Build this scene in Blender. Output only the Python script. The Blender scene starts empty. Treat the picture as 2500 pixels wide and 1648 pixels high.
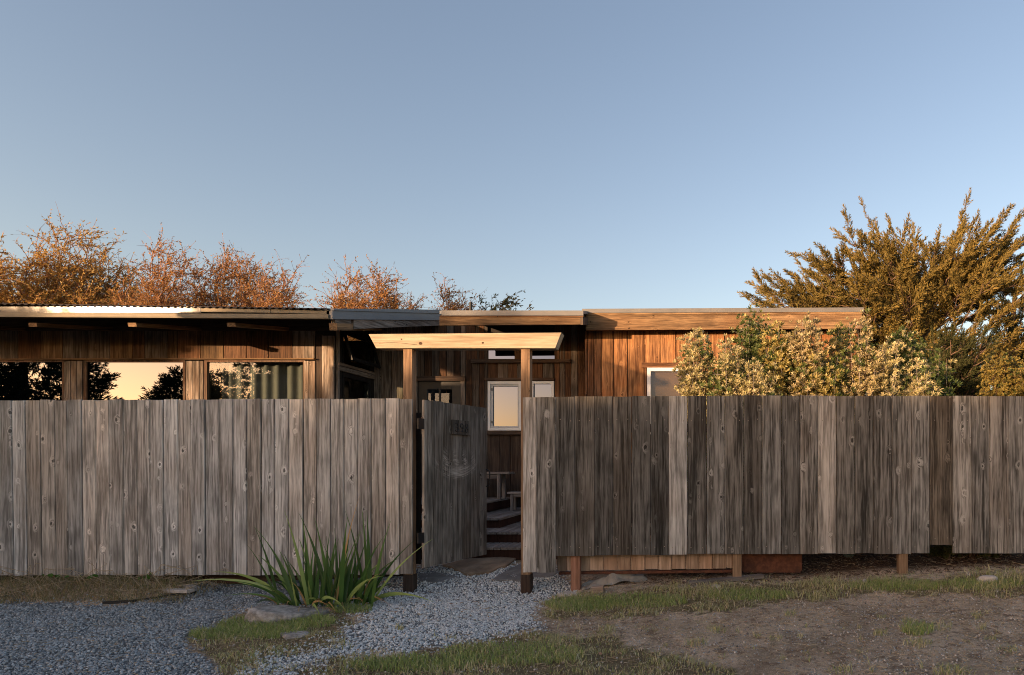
import bpy, math, random
import numpy as np
from mathutils import Vector, Matrix, Euler

random.seed(7)
RNG = np.random.default_rng(11)
scene = bpy.context.scene
col = scene.collection

# ------------------------------------------------------------------ camera, sky, sun, exposure
F, CX, CY, EYE = 1505.0, 1700.0, 1135.0, 1.40      # focal length and principal point in photo pixels (2500 wide)
cam_data = bpy.data.cameras.new("camera")
cam_data.sensor_width = 36.0
cam_data.lens = 36.0 * F / 2500.0
cam_data.shift_x = -(CX - 1250.0) / 2500.0
cam_data.shift_y = (CY - 824.0) / 2500.0
cam_data.clip_start = 0.05
cam_data.clip_end = 3000.0
cam = bpy.data.objects.new("camera", cam_data)
cam.location = (0, 0, EYE)
cam.rotation_euler = (math.radians(90), 0, 0)
col.objects.link(cam)
scene.camera = cam

SUN_DIR = Vector((1.0, 1.0, -0.12)).normalized()   # the way the light travels
SUN_EL = math.asin(-SUN_DIR.z)
world = bpy.data.worlds.new("World")
scene.world = world
world.use_nodes = True
wn = world.node_tree.nodes
bg = wn["Background"]
sky = wn.new("ShaderNodeTexSky")
sky.sky_type = 'NISHITA'
sky.sun_disc = False
sky.sun_elevation = SUN_EL
sky.sun_rotation = math.radians(225)
sky.altitude = 20
sky.air_density = 1.0
sky.dust_density = 1.6
sky.ozone_density = 1.3
wb = wn.new("ShaderNodeMix"); wb.data_type = 'RGBA'; wb.blend_type = 'MULTIPLY'     # white balance of the whole sky
wb.inputs[0].default_value = 1.0; wb.inputs[7].default_value = (1.0, 0.85, 0.86, 1)
world.node_tree.links.new(sky.outputs[0], wb.inputs[6]); world.node_tree.links.new(wb.outputs[2], bg.inputs[0])
bg.inputs[1].default_value = 0.15
sl = bpy.data.lights.new("sun", 'SUN')
sl.energy = 3.1
sl.angle = math.radians(0.55)
sl.color = (1.0, 0.63, 0.35)
sun = bpy.data.objects.new("sun", sl)
sun.rotation_euler = SUN_DIR.to_track_quat('-Z', 'Y').to_euler()
sun.location = (-20, -20, 20)
col.objects.link(sun)
scene.view_settings.view_transform = 'Standard'
scene.view_settings.look = 'None'
scene.view_settings.exposure = 1.65
scene.view_settings.gamma = 1.0
scene.render.engine = 'CYCLES'
scene.cycles.use_denoising = True
scene.cycles.denoiser = 'OPENIMAGEDENOISE'
scene.cycles.denoising_input_passes = 'RGB_ALBEDO_NORMAL'
scene.cycles.denoising_prefilter = 'NONE'
world.cycles.sampling_method = 'MANUAL'
world.cycles.sample_map_resolution = 2048
scene.cycles.filter_width = 1.0
scene.cycles.sample_clamp_indirect = 6.0
scene.cycles.max_bounces = 8
scene.cycles.transparent_max_bounces = 12

# ------------------------------------------------------------------ helpers
def P(px, py, Y):
    return Vector(((px - CX) * Y / F, Y, EYE + (CY - py) * Y / F))
def XP(px, Y): return (px - CX) * Y / F
def ZP(py, Y): return EYE + (CY - py) * Y / F
def sstep(a, b, x):
    t = np.clip((np.asarray(x, float) - a) / (b - a), 0, 1)
    return t * t * (3 - 2 * t)
WM = {}
def setup(o, parent, M):
    col.objects.link(o)
    o.matrix_basis = M
    WM[o] = M.copy()
    if parent is not None:
        o.parent = parent
        o.matrix_parent_inverse = WM[parent].inverted()
def tag(o, label, cat, group=None, kind=None):
    if label: o["label"] = label
    if cat: o["category"] = cat
    if group: o["group"] = group
    if kind: o["kind"] = kind
    return o
def thing(name, loc, label, cat, group=None):
    o = bpy.data.objects.new(name, None)
    o.empty_display_size = 0.2
    setup(o, None, Matrix.Translation(Vector(loc)))
    return tag(o, label, cat, group)
def mesh_obj(name, verts, faces, mat, parent=None, M=None, smooth=False, color=None):
    me = bpy.data.meshes.new(name)
    me.from_pydata([tuple(v) for v in verts], [], faces)
    if smooth: me.shade_smooth()
    if mat: me.materials.append(mat)
    o = bpy.data.objects.new(name, me)
    setup(o, parent, M or Matrix.Identity(4))
    if color: o.color = (*color, 1)
    return o
def big_mesh(name, V, Fc, mat, parent=None, M=None, smooth=False):
    """V (n,3) array, Fc (m,k) int array."""
    V = np.ascontiguousarray(V, np.float32); Fc = np.ascontiguousarray(Fc, np.int32)
    me = bpy.data.meshes.new(name)
    m, k = Fc.shape
    me.vertices.add(len(V)); me.vertices.foreach_set("co", V.ravel())
    me.loops.add(m * k); me.loops.foreach_set("vertex_index", Fc.ravel())
    me.polygons.add(m)
    me.polygons.foreach_set("loop_start", np.arange(0, m * k, k, dtype=np.int32))
    me.polygons.foreach_set("loop_total", np.full(m, k, np.int32))
    me.update(calc_edges=True)
    me.validate()
    if smooth: me.shade_smooth()
    if mat: me.materials.append(mat)
    o = bpy.data.objects.new(name, me)
    setup(o, parent, M or Matrix.Identity(4))
    return o
def box_data(x0, x1, y0, y1, z0, z1):
    v = [(x0,y0,z0),(x1,y0,z0),(x1,y1,z0),(x0,y1,z0),(x0,y0,z1),(x1,y0,z1),(x1,y1,z1),(x0,y1,z1)]
    f = [(0,3,2,1),(4,5,6,7),(0,1,5,4),(1,2,6,5),(2,3,7,6),(3,0,4,7)]
    return v, f
def boxes(name, lst, mat, parent=None, color=None, M=None):
    V, Fc = [], []
    for b in lst:
        v, f = box_data(*b); n = len(V)
        V += v; Fc += [tuple(i + n for i in q) for q in f]
    if M is None:
        c = np.mean(np.array(V), axis=0); c[2] = min(p[2] for p in V)
        V = [(p[0]-c[0], p[1]-c[1], p[2]-c[2]) for p in V]
        M = Matrix.Translation(Vector(c))
    return mesh_obj(name, V, Fc, mat, parent, M, color=color)
def plank(name, x0, x1, z0, z1, Y, th, mat, parent, lean=0.0, color=(1,1,1), ch=0.004, dz=(0,0), bow=0.0):
    """upright board, face towards the camera at depth Y; chamfered face edges, uneven ends"""
    w = x1 - x0; h = z1 - z0; a = w / 2
    prof = [(-a, th), (-a, ch), (-a + ch, 0), (a - ch, 0), (a, ch), (a, th)]
    V = []
    for t in (0.0, 0.5, 1.0):
        z = t * h
        for (x, y) in prof:
            e = 0.0
            if t == 1.0: e = dz[0] * (x / a)
            if t == 0.0: e = dz[1] * (x / a)
            V.append((x + lean * (1 - t), y + bow * math.sin(math.pi * t), z + e))
    Fc = []
    for s in (0, 6):
        for i in range(6):
            j = (i + 1) % 6
            Fc.append((s + j, s + i, s + 6 + i, s + 6 + j))
    Fc.append(tuple(range(0, 6))); Fc.append(tuple(reversed(range(12, 18))))
    return mesh_obj(name, V, Fc, mat, parent, Matrix.Translation((x0 + a, Y, z0)), color=color)
def stick(name, p0, p1, w, d, mat, parent, color=(1,1,1), up=(0,-1,0), ch=0.004, cut0=0.0, cut1=0.0):
    """beam from p0 to p1; local z along it, width w along local x, depth d along local y; cut: end shear in z per x"""
    p0 = Vector(p0); p1 = Vector(p1)
    z = (p1 - p0); L = z.length; z.normalize()
    y = Vector(up) - z * z.dot(Vector(up)); y.normalize(); x = y.cross(z)
    M = Matrix((( x.x, y.x, z.x, p0.x), (x.y, y.y, z.y, p0.y), (x.z, y.z, z.z, p0.z), (0,0,0,1)))
    a, b = w / 2, d / 2
    prof = [(-a+ch,-b),(a-ch,-b),(a,-b+ch),(a,b-ch),(a-ch,b),(-a+ch,b),(-a,b-ch),(-a,-b+ch)]
    V = [(px, py, cut0 * px) for px, py in prof] + [(px, py, L + cut1 * px) for px, py in prof]
    Fc = [(i, (i+1) % 8, 8 + (i+1) % 8, 8 + i) for i in range(8)] + [tuple(reversed(range(8))), tuple(range(8, 16))]
    return mesh_obj(name, V, Fc, mat, parent, M, color=color)
def tubes(P0, P1, R0, R1, n=4):
    """many tapered prisms -> verts, quad faces"""
    P0 = np.asarray(P0, float); P1 = np.asarray(P1, float)
    R0 = np.asarray(R0, float); R1 = np.asarray(R1, float)
    d = P1 - P0; L = np.linalg.norm(d, axis=1, keepdims=True); d = d / np.maximum(L, 1e-9)
    ref = np.where(np.abs(d[:, 2:3]) > 0.9, np.array([[1., 0, 0]]), np.array([[0, 0, 1.]]))
    u = np.cross(d, ref); u /= np.linalg.norm(u, axis=1, keepdims=True); v = np.cross(d, u)
    ang = np.arange(n) * 2 * math.pi / n
    ring = u[:, None, :] * np.cos(ang)[None, :, None] + v[:, None, :] * np.sin(ang)[None, :, None]
    V = np.concatenate([P0[:, None, :] + ring * R0[:, None, None], P1[:, None, :] + ring * R1[:, None, None]], axis=1)
    base = (np.arange(len(P0)) * 2 * n)[:, None, None]
    i = np.arange(n); j = (i + 1) % n
    q = np.stack([i, j, n + j, n + i], axis=1)[None]
    return V.reshape(-1, 3), (q + base).reshape(-1, 4)
def scatter(tv, tf, pos, axis, side, size):
    """copies of a template (local z=axis, local x=side) -> verts, faces.  size (n,) or (n,3)"""
    tv = np.asarray(tv, float); tf = np.asarray(tf, int)
    pos = np.asarray(pos, float); n = len(pos)
    ax = axis / np.linalg.norm(axis, axis=1, keepdims=True)
    sd = side - ax * np.sum(side * ax, axis=1, keepdims=True)
    sd /= np.maximum(np.linalg.norm(sd, axis=1, keepdims=True), 1e-9)
    yy = np.cross(ax, sd)
    size = np.asarray(size, float)
    if size.ndim == 1: size = np.repeat(size[:, None], 3, 1)
    V = (pos[:, None, :] + tv[None, :, 0, None] * (sd * size[:, 0:1])[:, None, :]
         + tv[None, :, 1, None] * (yy * size[:, 1:2])[:, None, :] + tv[None, :, 2, None] * (ax * size[:, 2:3])[:, None, :])
    Fc = tf[None] + (np.arange(n) * len(tv))[:, None, None]
    return V.reshape(-1, 3), Fc.reshape(-1, tf.shape[1])
def rdir(n):
    d = RNG.normal(size=(n, 3)); return d / np.linalg.norm(d, axis=1, keepdims=True)
def inpoly(x, y, poly):
    x = np.asarray(x); y = np.asarray(y); c = np.zeros(x.shape, bool); n = len(poly)
    for i in range(n):
        x0, y0 = poly[i]; x1, y1 = poly[(i + 1) % n]
        k = ((y0 > y) != (y1 > y)) & (x < (x1 - x0) * (y - y0) / ((y1 - y0) if y1 != y0 else 1e-9) + x0)
        c ^= k
    return c

# ------------------------------------------------------------------ materials
def newmat(name):
    m = bpy.data.materials.new(name); m.use_nodes = True
    nt = m.node_tree; b = nt.nodes["Principled BSDF"]
    return m, nt, b
def N(nt, typ, **kw):
    n = nt.nodes.new(typ)
    for k, v in kw.items(): setattr(n, k, v)
    return n
def link(nt, a, b): nt.links.new(a, b)
def math_node(nt, op, a, b=None, clamp=False):
    n = N(nt, "ShaderNodeMath", operation=op, use_clamp=clamp)
    for i, v in enumerate((a, b)):
        if v is None: continue
        if isinstance(v, (int, float)): n.inputs[i].default_value = v
        else: link(nt, v, n.inputs[i])
    return n.outputs[0]
def mapr(nt, v, a, b, c=0.0, d=1.0, smooth=True):
    n = N(nt, "ShaderNodeMapRange", interpolation_type='SMOOTHSTEP' if smooth else 'LINEAR')
    link(nt, v, n.inputs[0])
    for i, q in enumerate((a, b, c, d)): n.inputs[i + 1].default_value = q
    return n.outputs[0]
def mixc(nt, f, a, b, blend='MIX'):
    n = N(nt, "ShaderNodeMix", data_type='RGBA', blend_type=blend)
    for s, v in ((n.inputs[0], f), (n.inputs[6], a), (n.inputs[7], b)):
        if isinstance(v, (int, float)): s.default_value = v
        elif isinstance(v, tuple): s.default_value = (*v, 1)
        else: link(nt, v, s)
    return n.outputs[2]
def vmul(nt, v, s):
    n = N(nt, "ShaderNodeVectorMath", operation='MULTIPLY'); link(nt, v, n.inputs[0]); n.inputs[1].default_value = s
    return n.outputs[0]
def vadd(nt, a, b):
    n = N(nt, "ShaderNodeVectorMath", operation='ADD'); link(nt, a, n.inputs[0])
    if isinstance(b, tuple): n.inputs[1].default_value = b
    else: link(nt, b, n.inputs[1])
    return n.outputs[0]
def noise(nt, v, scale=1.0, detail=3.0, rough=0.55, dist=0.0):
    n = N(nt, "ShaderNodeTexNoise"); link(nt, v, n.inputs["Vector"])
    n.inputs["Scale"].default_value = scale; n.inputs["Detail"].default_value = detail
    n.inputs["Roughness"].default_value = rough; n.inputs["Distortion"].default_value = dist
    return n.outputs["Fac"]

def wood(name, dark, light, brown, knots=0.5, brown_amt=0.6, rough=0.82, bump=0.5, gain=1.0, halo_amt=0.55, scuff_obj=None):
    m, nt, b = newmat(name)
    tc = N(nt, "ShaderNodeTexCoord"); oi = N(nt, "ShaderNodeObjectInfo")
    off = N(nt, "ShaderNodeCombineXYZ")
    link(nt, math_node(nt, 'MULTIPLY', oi.outputs["Random"], 17.31), off.inputs[0])
    link(nt, math_node(nt, 'MULTIPLY', oi.outputs["Random"], 5.17), off.inputs[1])
    link(nt, math_node(nt, 'MULTIPLY', oi.outputs["Random"], 41.9), off.inputs[2])
    obj = tc.outputs["Object"]
    kv = vadd(nt, vmul(nt, obj, (9.5, 9.5, 6.0)), vmul(nt, off.outputs[0], (3.1, 1.0, 2.3)))
    vor = N(nt, "ShaderNodeTexVoronoi"); link(nt, kv, vor.inputs["Vector"]); vor.inputs["Scale"].default_value = 1.0
    d = vor.outputs["Distance"]
    sep = N(nt, "ShaderNodeSeparateColor"); link(nt, vor.outputs["Color"], sep.inputs[0])
    gate = mapr(nt, sep.outputs[0], 1.0 - knots - 0.02, 1.0 - knots + 0.02)
    size = math_node(nt, 'ADD', math_node(nt, 'MULTIPLY', sep.outputs[1], 0.8), 0.55)
    wob = noise(nt, vadd(nt, vmul(nt, obj, (34, 34, 16)), off.outputs[0]), 1.0, 3, 0.6)
    dn = math_node(nt, 'ADD', math_node(nt, 'DIVIDE', d, size), math_node(nt, 'MULTIPLY', math_node(nt, 'SUBTRACT', wob, 0.5), 0.30))
    knot = math_node(nt, 'MULTIPLY', mapr(nt, dn, 0.13, 0.085), gate)
    halo = math_node(nt, 'MULTIPLY', mapr(nt, dn, 0.36, 0.10), gate)
    gv = vadd(nt, vmul(nt, obj, (42, 42, 1.5)), vmul(nt, off.outputs[0], (9, 3, 5)))
    hx = N(nt, "ShaderNodeCombineXYZ"); link(nt, math_node(nt, 'MULTIPLY', halo, 2.6), hx.inputs[0])
    grain = noise(nt, vadd(nt, gv, hx.outputs[0]), 1.0, 5, 0.62, 0.3)
    streak = noise(nt, vadd(nt, vmul(nt, obj, (11, 11, 0.55)), vmul(nt, off.outputs[0], (4, 2, 7))), 1.0, 2, 0.5)
    patch = noise(nt, vadd(nt, vmul(nt, obj, (3.0, 3.0, 1.3)), vmul(nt, off.outputs[0], (2, 1, 3))), 1.0, 3, 0.6)
    fine = noise(nt, vadd(nt, vmul(nt, obj, (85, 85, 4.5)), off.outputs[0]), 1.0, 3, 0.65)
    f = math_node(nt, 'ADD', math_node(nt, 'MULTIPLY', grain, 0.45), math_node(nt, 'MULTIPLY', streak, 0.25))
    f = math_node(nt, 'ADD', f, math_node(nt, 'MULTIPLY', fine, 0.30))
    fac = mapr(nt, f, 0.5 - 0.115 / gain, 0.5 + 0.115 / gain)
    c = mixc(nt, fac, dark, light)
    c = mixc(nt, math_node(nt, 'MULTIPLY', mapr(nt, patch, 0.42, 0.68), brown_amt), c, mixc(nt, fac, tuple(q * 0.55 for q in brown), brown))
    c = mixc(nt, math_node(nt, 'MULTIPLY', mapr(nt, patch, 0.48, 0.26), 0.68), c, tuple(q * 0.75 for q in dark))
    c = mixc(nt, math_node(nt, 'MULTIPLY', math_node(nt, 'MULTIPLY', halo, halo_amt), mapr(nt, grain, .34, .62)), c, tuple(min(q * 1.25, 0.9) for q in light))
    c = mixc(nt, math_node(nt, 'MULTIPLY', knot, 0.85), c, tuple(q * 0.3 for q in dark))
    if scuff_obj is not None:
        t2 = N(nt, "ShaderNodeTexCoord"); t2.object = scuff_obj
        s3 = N(nt, "ShaderNodeSeparateXYZ"); link(nt, t2.outputs["Object"], s3.inputs[0])
        dx = math_node(nt, 'SUBTRACT', s3.outputs[0], 0.52); dz = math_node(nt, 'SUBTRACT', s3.outputs[2], 1.52)
        r = math_node(nt, 'SQRT', math_node(nt, 'ADD', math_node(nt, 'MULTIPLY', dx, dx), math_node(nt, 'MULTIPLY', dz, dz)))
        an = math_node(nt, 'ARCTAN2', dx, math_node(nt, 'MULTIPLY', dz, -1.0))
        cv = N(nt, "ShaderNodeCombineXYZ")
        link(nt, math_node(nt, 'MULTIPLY', r, 85.0), cv.inputs[0]); link(nt, math_node(nt, 'MULTIPLY', an, 2.2), cv.inputs[1])
        arcs = mapr(nt, noise(nt, cv.outputs[0], 1.0, 4, 0.7), 0.42, 0.60)
        blot = mapr(nt, noise(nt, obj, 6.0, 3, 0.6), 0.40, 0.62)
        rr = math_node(nt, 'MULTIPLY', mapr(nt, r, 0.20, 0.42), mapr(nt, r, 0.60, 0.54))
        aa = mapr(nt, math_node(nt, 'ABSOLUTE', an), 0.95, 0.35)
        sc = math_node(nt, 'MULTIPLY', math_node(nt, 'MULTIPLY', arcs, blot), math_node(nt, 'MULTIPLY', rr, aa))
        solid = math_node(nt, 'MULTIPLY', math_node(nt, 'MULTIPLY', mapr(nt, r, 0.40, 0.48), mapr(nt, r, 0.575, 0.53)), mapr(nt, math_node(nt, 'ABSOLUTE', math_node(nt, 'SUBTRACT', an, 0.12)), 0.5, 0.15))
        sc = math_node(nt, 'MAXIMUM', sc, math_node(nt, 'MULTIPLY', solid, math_node(nt, 'ADD', math_node(nt, 'MULTIPLY', arcs, 0.6), 0.25)))
        c = mixc(nt, math_node(nt, 'MULTIPLY', sc, 0.95), c, (0.62, 0.56, 0.50))
    c = mixc(nt, 1.0, c, oi.outputs["Color"], 'MULTIPLY')
    link(nt, c, b.inputs["Base Color"])
    b.inputs["Roughness"].default_value = rough
    b.inputs["Specular IOR Level"].default_value = 0.25
    bp = N(nt, "ShaderNodeBump"); bp.inputs["Strength"].default_value = bump; bp.inputs["Distance"].default_value = 0.004
    link(nt, math_node(nt, 'SUBTRACT', f, math_node(nt, 'MULTIPLY', knot, 0.5)), bp.inputs["Height"])
    link(nt, bp.outputs[0], b.inputs["Normal"])
    return m
def plain(name, colr, rough=0.6, metal=0.0, spec=0.5, var=0.12, scale=8.0, bump=0.0, stain=None):
    m, nt, b = newmat(name)
    tc = N(nt, "ShaderNodeTexCoord")
    n = noise(nt, tc.outputs["Object"], scale, 4, 0.6)
    c = mixc(nt, mapr(nt, n, 0.3, 0.7), tuple(q * (1 - var) for q in colr), tuple(min(q * (1 + var), 1) for q in colr))
    if stain:
        c = mixc(nt, mapr(nt, noise(nt, tc.outputs["Object"], scale * 0.4, 5, 0.65), 0.5, 0.68), c, stain)
    link(nt, c, b.inputs["Base Color"])
    link(nt, mapr(nt, n, 0.2, 0.8, max(rough - 0.08, 0.02), min(rough + 0.08, 1)), b.inputs["Roughness"])
    b.inputs["Metallic"].default_value = metal; b.inputs["Specular IOR Level"].default_value = spec
    if bump:
        bp = N(nt, "ShaderNodeBump"); bp.inputs["Strength"].default_value = bump; bp.inputs["Distance"].default_value = 0.01
        link(nt, n, bp.inputs["Height"]); link(nt, bp.outputs[0], b.inputs["Normal"])
    return m
def leafmat(name, cols, trans=0.3, rough=0.55, spec=0.3):
    """colour picked leaf by leaf (per island) from a small list"""
    m, nt, b = newmat(name)
    g = N(nt, "ShaderNodeNewGeometry")
    r = N(nt, "ShaderNodeValToRGB"); el = r.color_ramp.elements
    if len(cols) == 1: cols = [cols[0], tuple(q * 1.15 for q in cols[0])]
    while len(el) < len(cols): el.new(0.5)
    for i, c in enumerate(cols):
        el[i].position = i / max(len(cols) - 1, 1); el[i].color = (*c, 1)
    link(nt, g.outputs["Random Per Island"], r.inputs[0])
    link(nt, r.outputs[0], b.inputs["Base Color"])
    b.inputs["Roughness"].default_value = rough; b.inputs["Specular IOR Level"].default_value = spec
    if trans:
        t = N(nt, "ShaderNodeBsdfTranslucent"); link(nt, r.outputs[0], t.inputs[0])
        mx = N(nt, "ShaderNodeMixShader"); mx.inputs[0].default_value = trans
        link(nt, b.outputs[0], mx.inputs[1]); link(nt, t.outputs[0], mx.inputs[2])
        link(nt, mx.outputs[0], nt.nodes["Material Output"].inputs[0])
    return m
def glassmat(name, refl, tint=(0.9, 0.95, 0.93), rough=0.0):
    m, nt, b = newmat(name)
    gl = N(nt, "ShaderNodeBsdfGlossy"); gl.inputs["Roughness"].default_value = rough; gl.inputs["Color"].default_value = (.76, .78, 1.0, 1)
    tr = N(nt, "ShaderNodeBsdfTransparent"); tr.inputs[0].default_value = (*tint, 1)
    mx = N(nt, "ShaderNodeMixShader"); mx.inputs[0].default_value = refl
    tc = N(nt, "ShaderNodeTexCoord")
    bp = N(nt, "ShaderNodeBump"); bp.inputs["Strength"].default_value = 0.02; bp.inputs["Distance"].default_value = 0.02
    link(nt, noise(nt, tc.outputs["Object"], 1.6, 1, 0.4), bp.inputs["Height"]); link(nt, bp.outputs[0], gl.inputs["Normal"])
    link(nt, tr.outputs[0], mx.inputs[1]); link(nt, gl.outputs[0], mx.inputs[2])
    link(nt, mx.outputs[0], nt.nodes["Material Output"].inputs[0])
    return m

M_FENCE = wood("fence_wood_grey", (0.17, 0.162, 0.152), (0.70, 0.68, 0.65), (0.31, 0.245, 0.19), brown_amt=.42, knots=0.36, halo_amt=.7)
M_FENCE2 = wood("fence_wood_dark", (0.036, 0.034, 0.031), (0.31, 0.298, 0.28), (0.085, 0.066, 0.050), knots=0.30, brown_amt=0.55, halo_amt=.75, gain=1.0)
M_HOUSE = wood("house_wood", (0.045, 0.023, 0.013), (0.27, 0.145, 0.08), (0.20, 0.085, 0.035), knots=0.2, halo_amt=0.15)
M_WALL = wood("sun_toned_wall_wood", (0.10, 0.046, 0.022), (0.42, 0.235, 0.112), (0.36, 0.14, 0.048), knots=0.25, halo_amt=0.15)  # brighter, more orange copy of the house wood, sunlight put into its colour
M_HOUSEG = wood("house_wood_grey", (0.075, 0.060, 0.048), (0.38, 0.315, 0.265), (0.19, 0.115, 0.07), knots=0.2, halo_amt=0.2)
M_FASCIA = wood("fascia_wood", (0.085, 0.050, 0.027), (0.33, 0.21, 0.11), (0.19, 0.10, 0.048), knots=0.2, halo_amt=0.1, bump=0.35)
M_BEAM = wood("beam_wood", (0.31, 0.245, 0.165), (0.52, 0.435, 0.315), (0.40, 0.305, 0.20), knots=0.16, halo_amt=0.1, bump=0.4, brown_amt=0.5)
M_POST = wood("post_wood", (0.15, 0.095, 0.06), (0.36, 0.24, 0.15), (0.23, 0.13, 0.07), knots=0.35, halo_amt=0.2)
M_POSTRED = wood("post_wood_red", (0.14, 0.068, 0.043), (0.31, 0.165, 0.112), (0.21, 0.095, 0.055), knots=0.25, halo_amt=0.2)
M_PALE = wood("skirt_wood", (0.27, 0.19, 0.135), (0.58, 0.43, 0.33), (0.34, 0.19, 0.11), knots=0.2, halo_amt=0.2)
M_DECK = wood("deck_wood", (0.13, 0.11, 0.098), (0.32, 0.285, 0.26), (0.16, 0.12, 0.095), knots=0.1)
M_DARKBEAM = wood("stained_wood", (0.028, 0.02, 0.016), (0.09, 0.065, 0.05), (0.07, 0.035, 0.02), knots=0.1, halo_amt=0.1)
M_RUST = plain("rusty_steel", (0.115, 0.045, 0.026), 0.85, 0.1, 0.3, 0.35, 22, 0.4, stain=(0.07, 0.03, 0.02))
M_ROOFMETAL = plain("grey_roof_metal", (0.19, 0.205, 0.225), 0.45, 0.3, 0.5, 0.08, 3.0)
M_EDGE = plain("pale_edge_metal", (0.17, 0.17, 0.172), 0.55, 0.2, 0.5, 0.1, 3.0)
M_FLASH = plain("galvanised_flashing", (0.15, 0.142, 0.132), 0.10, 0.0, 0.3, 0.06, 2.0)
M_GUTTER = plain("gutter_paint", (0.27, 0.225, 0.155), 0.6, 0.0, 0.2, 0.18, 5.0, stain=(0.25, 0.19, 0.12))
M_WHITE = plain("white_vinyl", (0.74, 0.75, 0.77), 0.35, 0, 0.5, 0.03)
M_BLACK = plain("black_metal", (0.015, 0.016, 0.018), 0.45, 0, 0.4, 0.2)
M_DARKIN = plain("dark_interior", (0.035, 0.03, 0.027), 0.9, 0, 0.2, 0.2)
M_CURT = plain("curtain_cloth", (0.125, 0.118, 0.112), 0.9, 0, 0.2, 0.1, 3)
M_BLIND = plain("tan_blind", (0.14, 0.068, 0.032), 0.8, 0, 0.2, 0.06, 3)
def darkglass(name, col3):
    m, nt, b = newmat(name)
    b.inputs["Metallic"].default_value = 1.0; b.inputs["Roughness"].default_value = 0.0
    b.inputs["Base Color"].default_value = (*col3, 1)
    tc = N(nt, "ShaderNodeTexCoord"); bp = N(nt, "ShaderNodeBump"); bp.inputs["Strength"].default_value = 0.03; bp.inputs["Distance"].default_value = 0.02
    link(nt, noise(nt, tc.outputs["Object"], 1.6, 1, 0.4), bp.inputs["Height"]); link(nt, bp.outputs[0], b.inputs["Normal"])
    return m
M_GLASS = glassmat("window_glass", 0.05)
M_PANE = darkglass("dark_window_pane", (.058, .067, .104))
M_GLASSM = darkglass("bright_window_pane", (.15, .16, .215))
M_GLASSD = glassmat("window_glass_dark", 0.035)
M_STONE = plain("grey_stone", (0.33, 0.305, 0.28), 0.85, 0, 0.3, 0.45, 16, 1.0, stain=(0.18, 0.16, 0.14))
M_SLATE = plain("slate_stone", (0.17, 0.165, 0.16), 0.8, 0, 0.3, 0.25, 6, 0.5, stain=(0.12, 0.115, 0.11))
M_BROWNST = plain("brown_flagstone", (0.26, 0.185, 0.125), 0.8, 0, 0.3, 0.25, 6, 0.6, stain=(0.17, 0.12, 0.085))
M_PALEST = plain("pale_rock", (0.52, 0.46, 0.41), 0.85, 0, 0.3, 0.2, 14, 0.6)
M_TARP = plain("landscape_cloth", (0.26, 0.235, 0.20), 0.85, 0, 0.2, 0.2, 10, 0.3)
M_PLASTIC = plain("black_edging", (0.02, 0.02, 0.02), 0.6)
M_BARK = plain("bark", (0.13, 0.085, 0.06), 0.9, 0, 0.2, 0.35, 14, 0.8)
M_BARKG = plain("grey_bark", (0.27, 0.23, 0.20), 0.9, 0, 0.2, 0.3, 14, 0.6)

# ------------------------------------------------------------------ ground
def gz(x, y):
    x = np.asarray(x, float); y = np.asarray(y, float)
    b = 0.041 * np.clip(x + 1.8, 0, 7)
    r = np.interp(y, [6.3, 6.6, 7.05, 7.6, 8.0, 9, 14, 30], [0, .02, .11, .20, .24, .30, .5, .8])
    bed = 0.13 * sstep(6.12, 6.5, y) * sstep(-4.95, -5.6, x) * sstep(9, 8, y)
    bump = 0.010 * np.sin(2.1 * x + 1.3 * y) + 0.007 * np.sin(4.7 * x - 3.1 * y + 1) + 0.004 * np.sin(11 * x + 7 * y)
    bump = bump * sstep(40, 15, np.abs(x)) * sstep(40, 15, np.abs(y))
    mound = 0.07 * np.exp(-((x + 3.85) / 0.55) ** 2 - ((y - 5.85) / 0.35) ** 2)
    strip = 0.05 * sstep(-1.4, -0.8, x) * np.exp(-((y - 6.35) / 0.3) ** 2)
    return b * sstep(40, 12, np.abs(x)) + r + bed + bump + mound + strip
def proj(x, y, z): return CX + F * x / y, CY - F * (z - EYE) / y
def gpt(px, py, lift=0.0):
    Y = 6.0
    for _ in range(30):
        z = float(gz((px - CX) * Y / F, Y))
        Y = 0.5 * Y + 0.5 * F * (EYE - z) / (py - CY)
    x = (px - CX) * Y / F
    return Vector((x, Y, float(gz(x, Y)) + lift))
GRAVEL_L = [(-700,1462),(0,1470),(150,1476),(300,1478),(420,1466),(470,1440),(530,1405),(1012,1398),(1012,1470),(930,1490),(850,1478),(700,1475),(600,1488),(520,1530),(440,1572),(500,1610),(560,1660),(600,2600),(-900,2600)]
GRAVEL_C = [(930,1470),(1010,1385),(1390,1385),(1392,1440),(1300,1470),(1310,1535),(1180,1560),(1000,1585),(860,1598),(700,1655),(600,1700),(560,1660),(640,1610),(800,1578),(860,1540),(880,1500)]
GRASS = [[(455,1562),(520,1535),(600,1510),(680,1500),(830,1500),(880,1520),(840,1545),(850,1572),(740,1600),(640,1625),(600,1665),(560,1660),(500,1600)],
         [(560,1700),(600,1648),(760,1618),(950,1598),(1100,1575),(1200,1558),(1290,1545),(1400,1552),(1500,1560),(1580,1590),(1700,1610),(1800,1640),(1850,1800),(1850,2600),(560,2600)],
         [(1320,1488),(1340,1468),(1440,1452),(1560,1440),(1700,1432),(1850,1424),(2000,1420),(2150,1416),(2300,1410),(2500,1396),(3000,1390),(3000,1452),(2500,1458),(2300,1452),(2130,1450),(2000,1462),(1880,1475),(1750,1490),(1600,1502),(1450,1508),(1360,1512)]]
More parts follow.
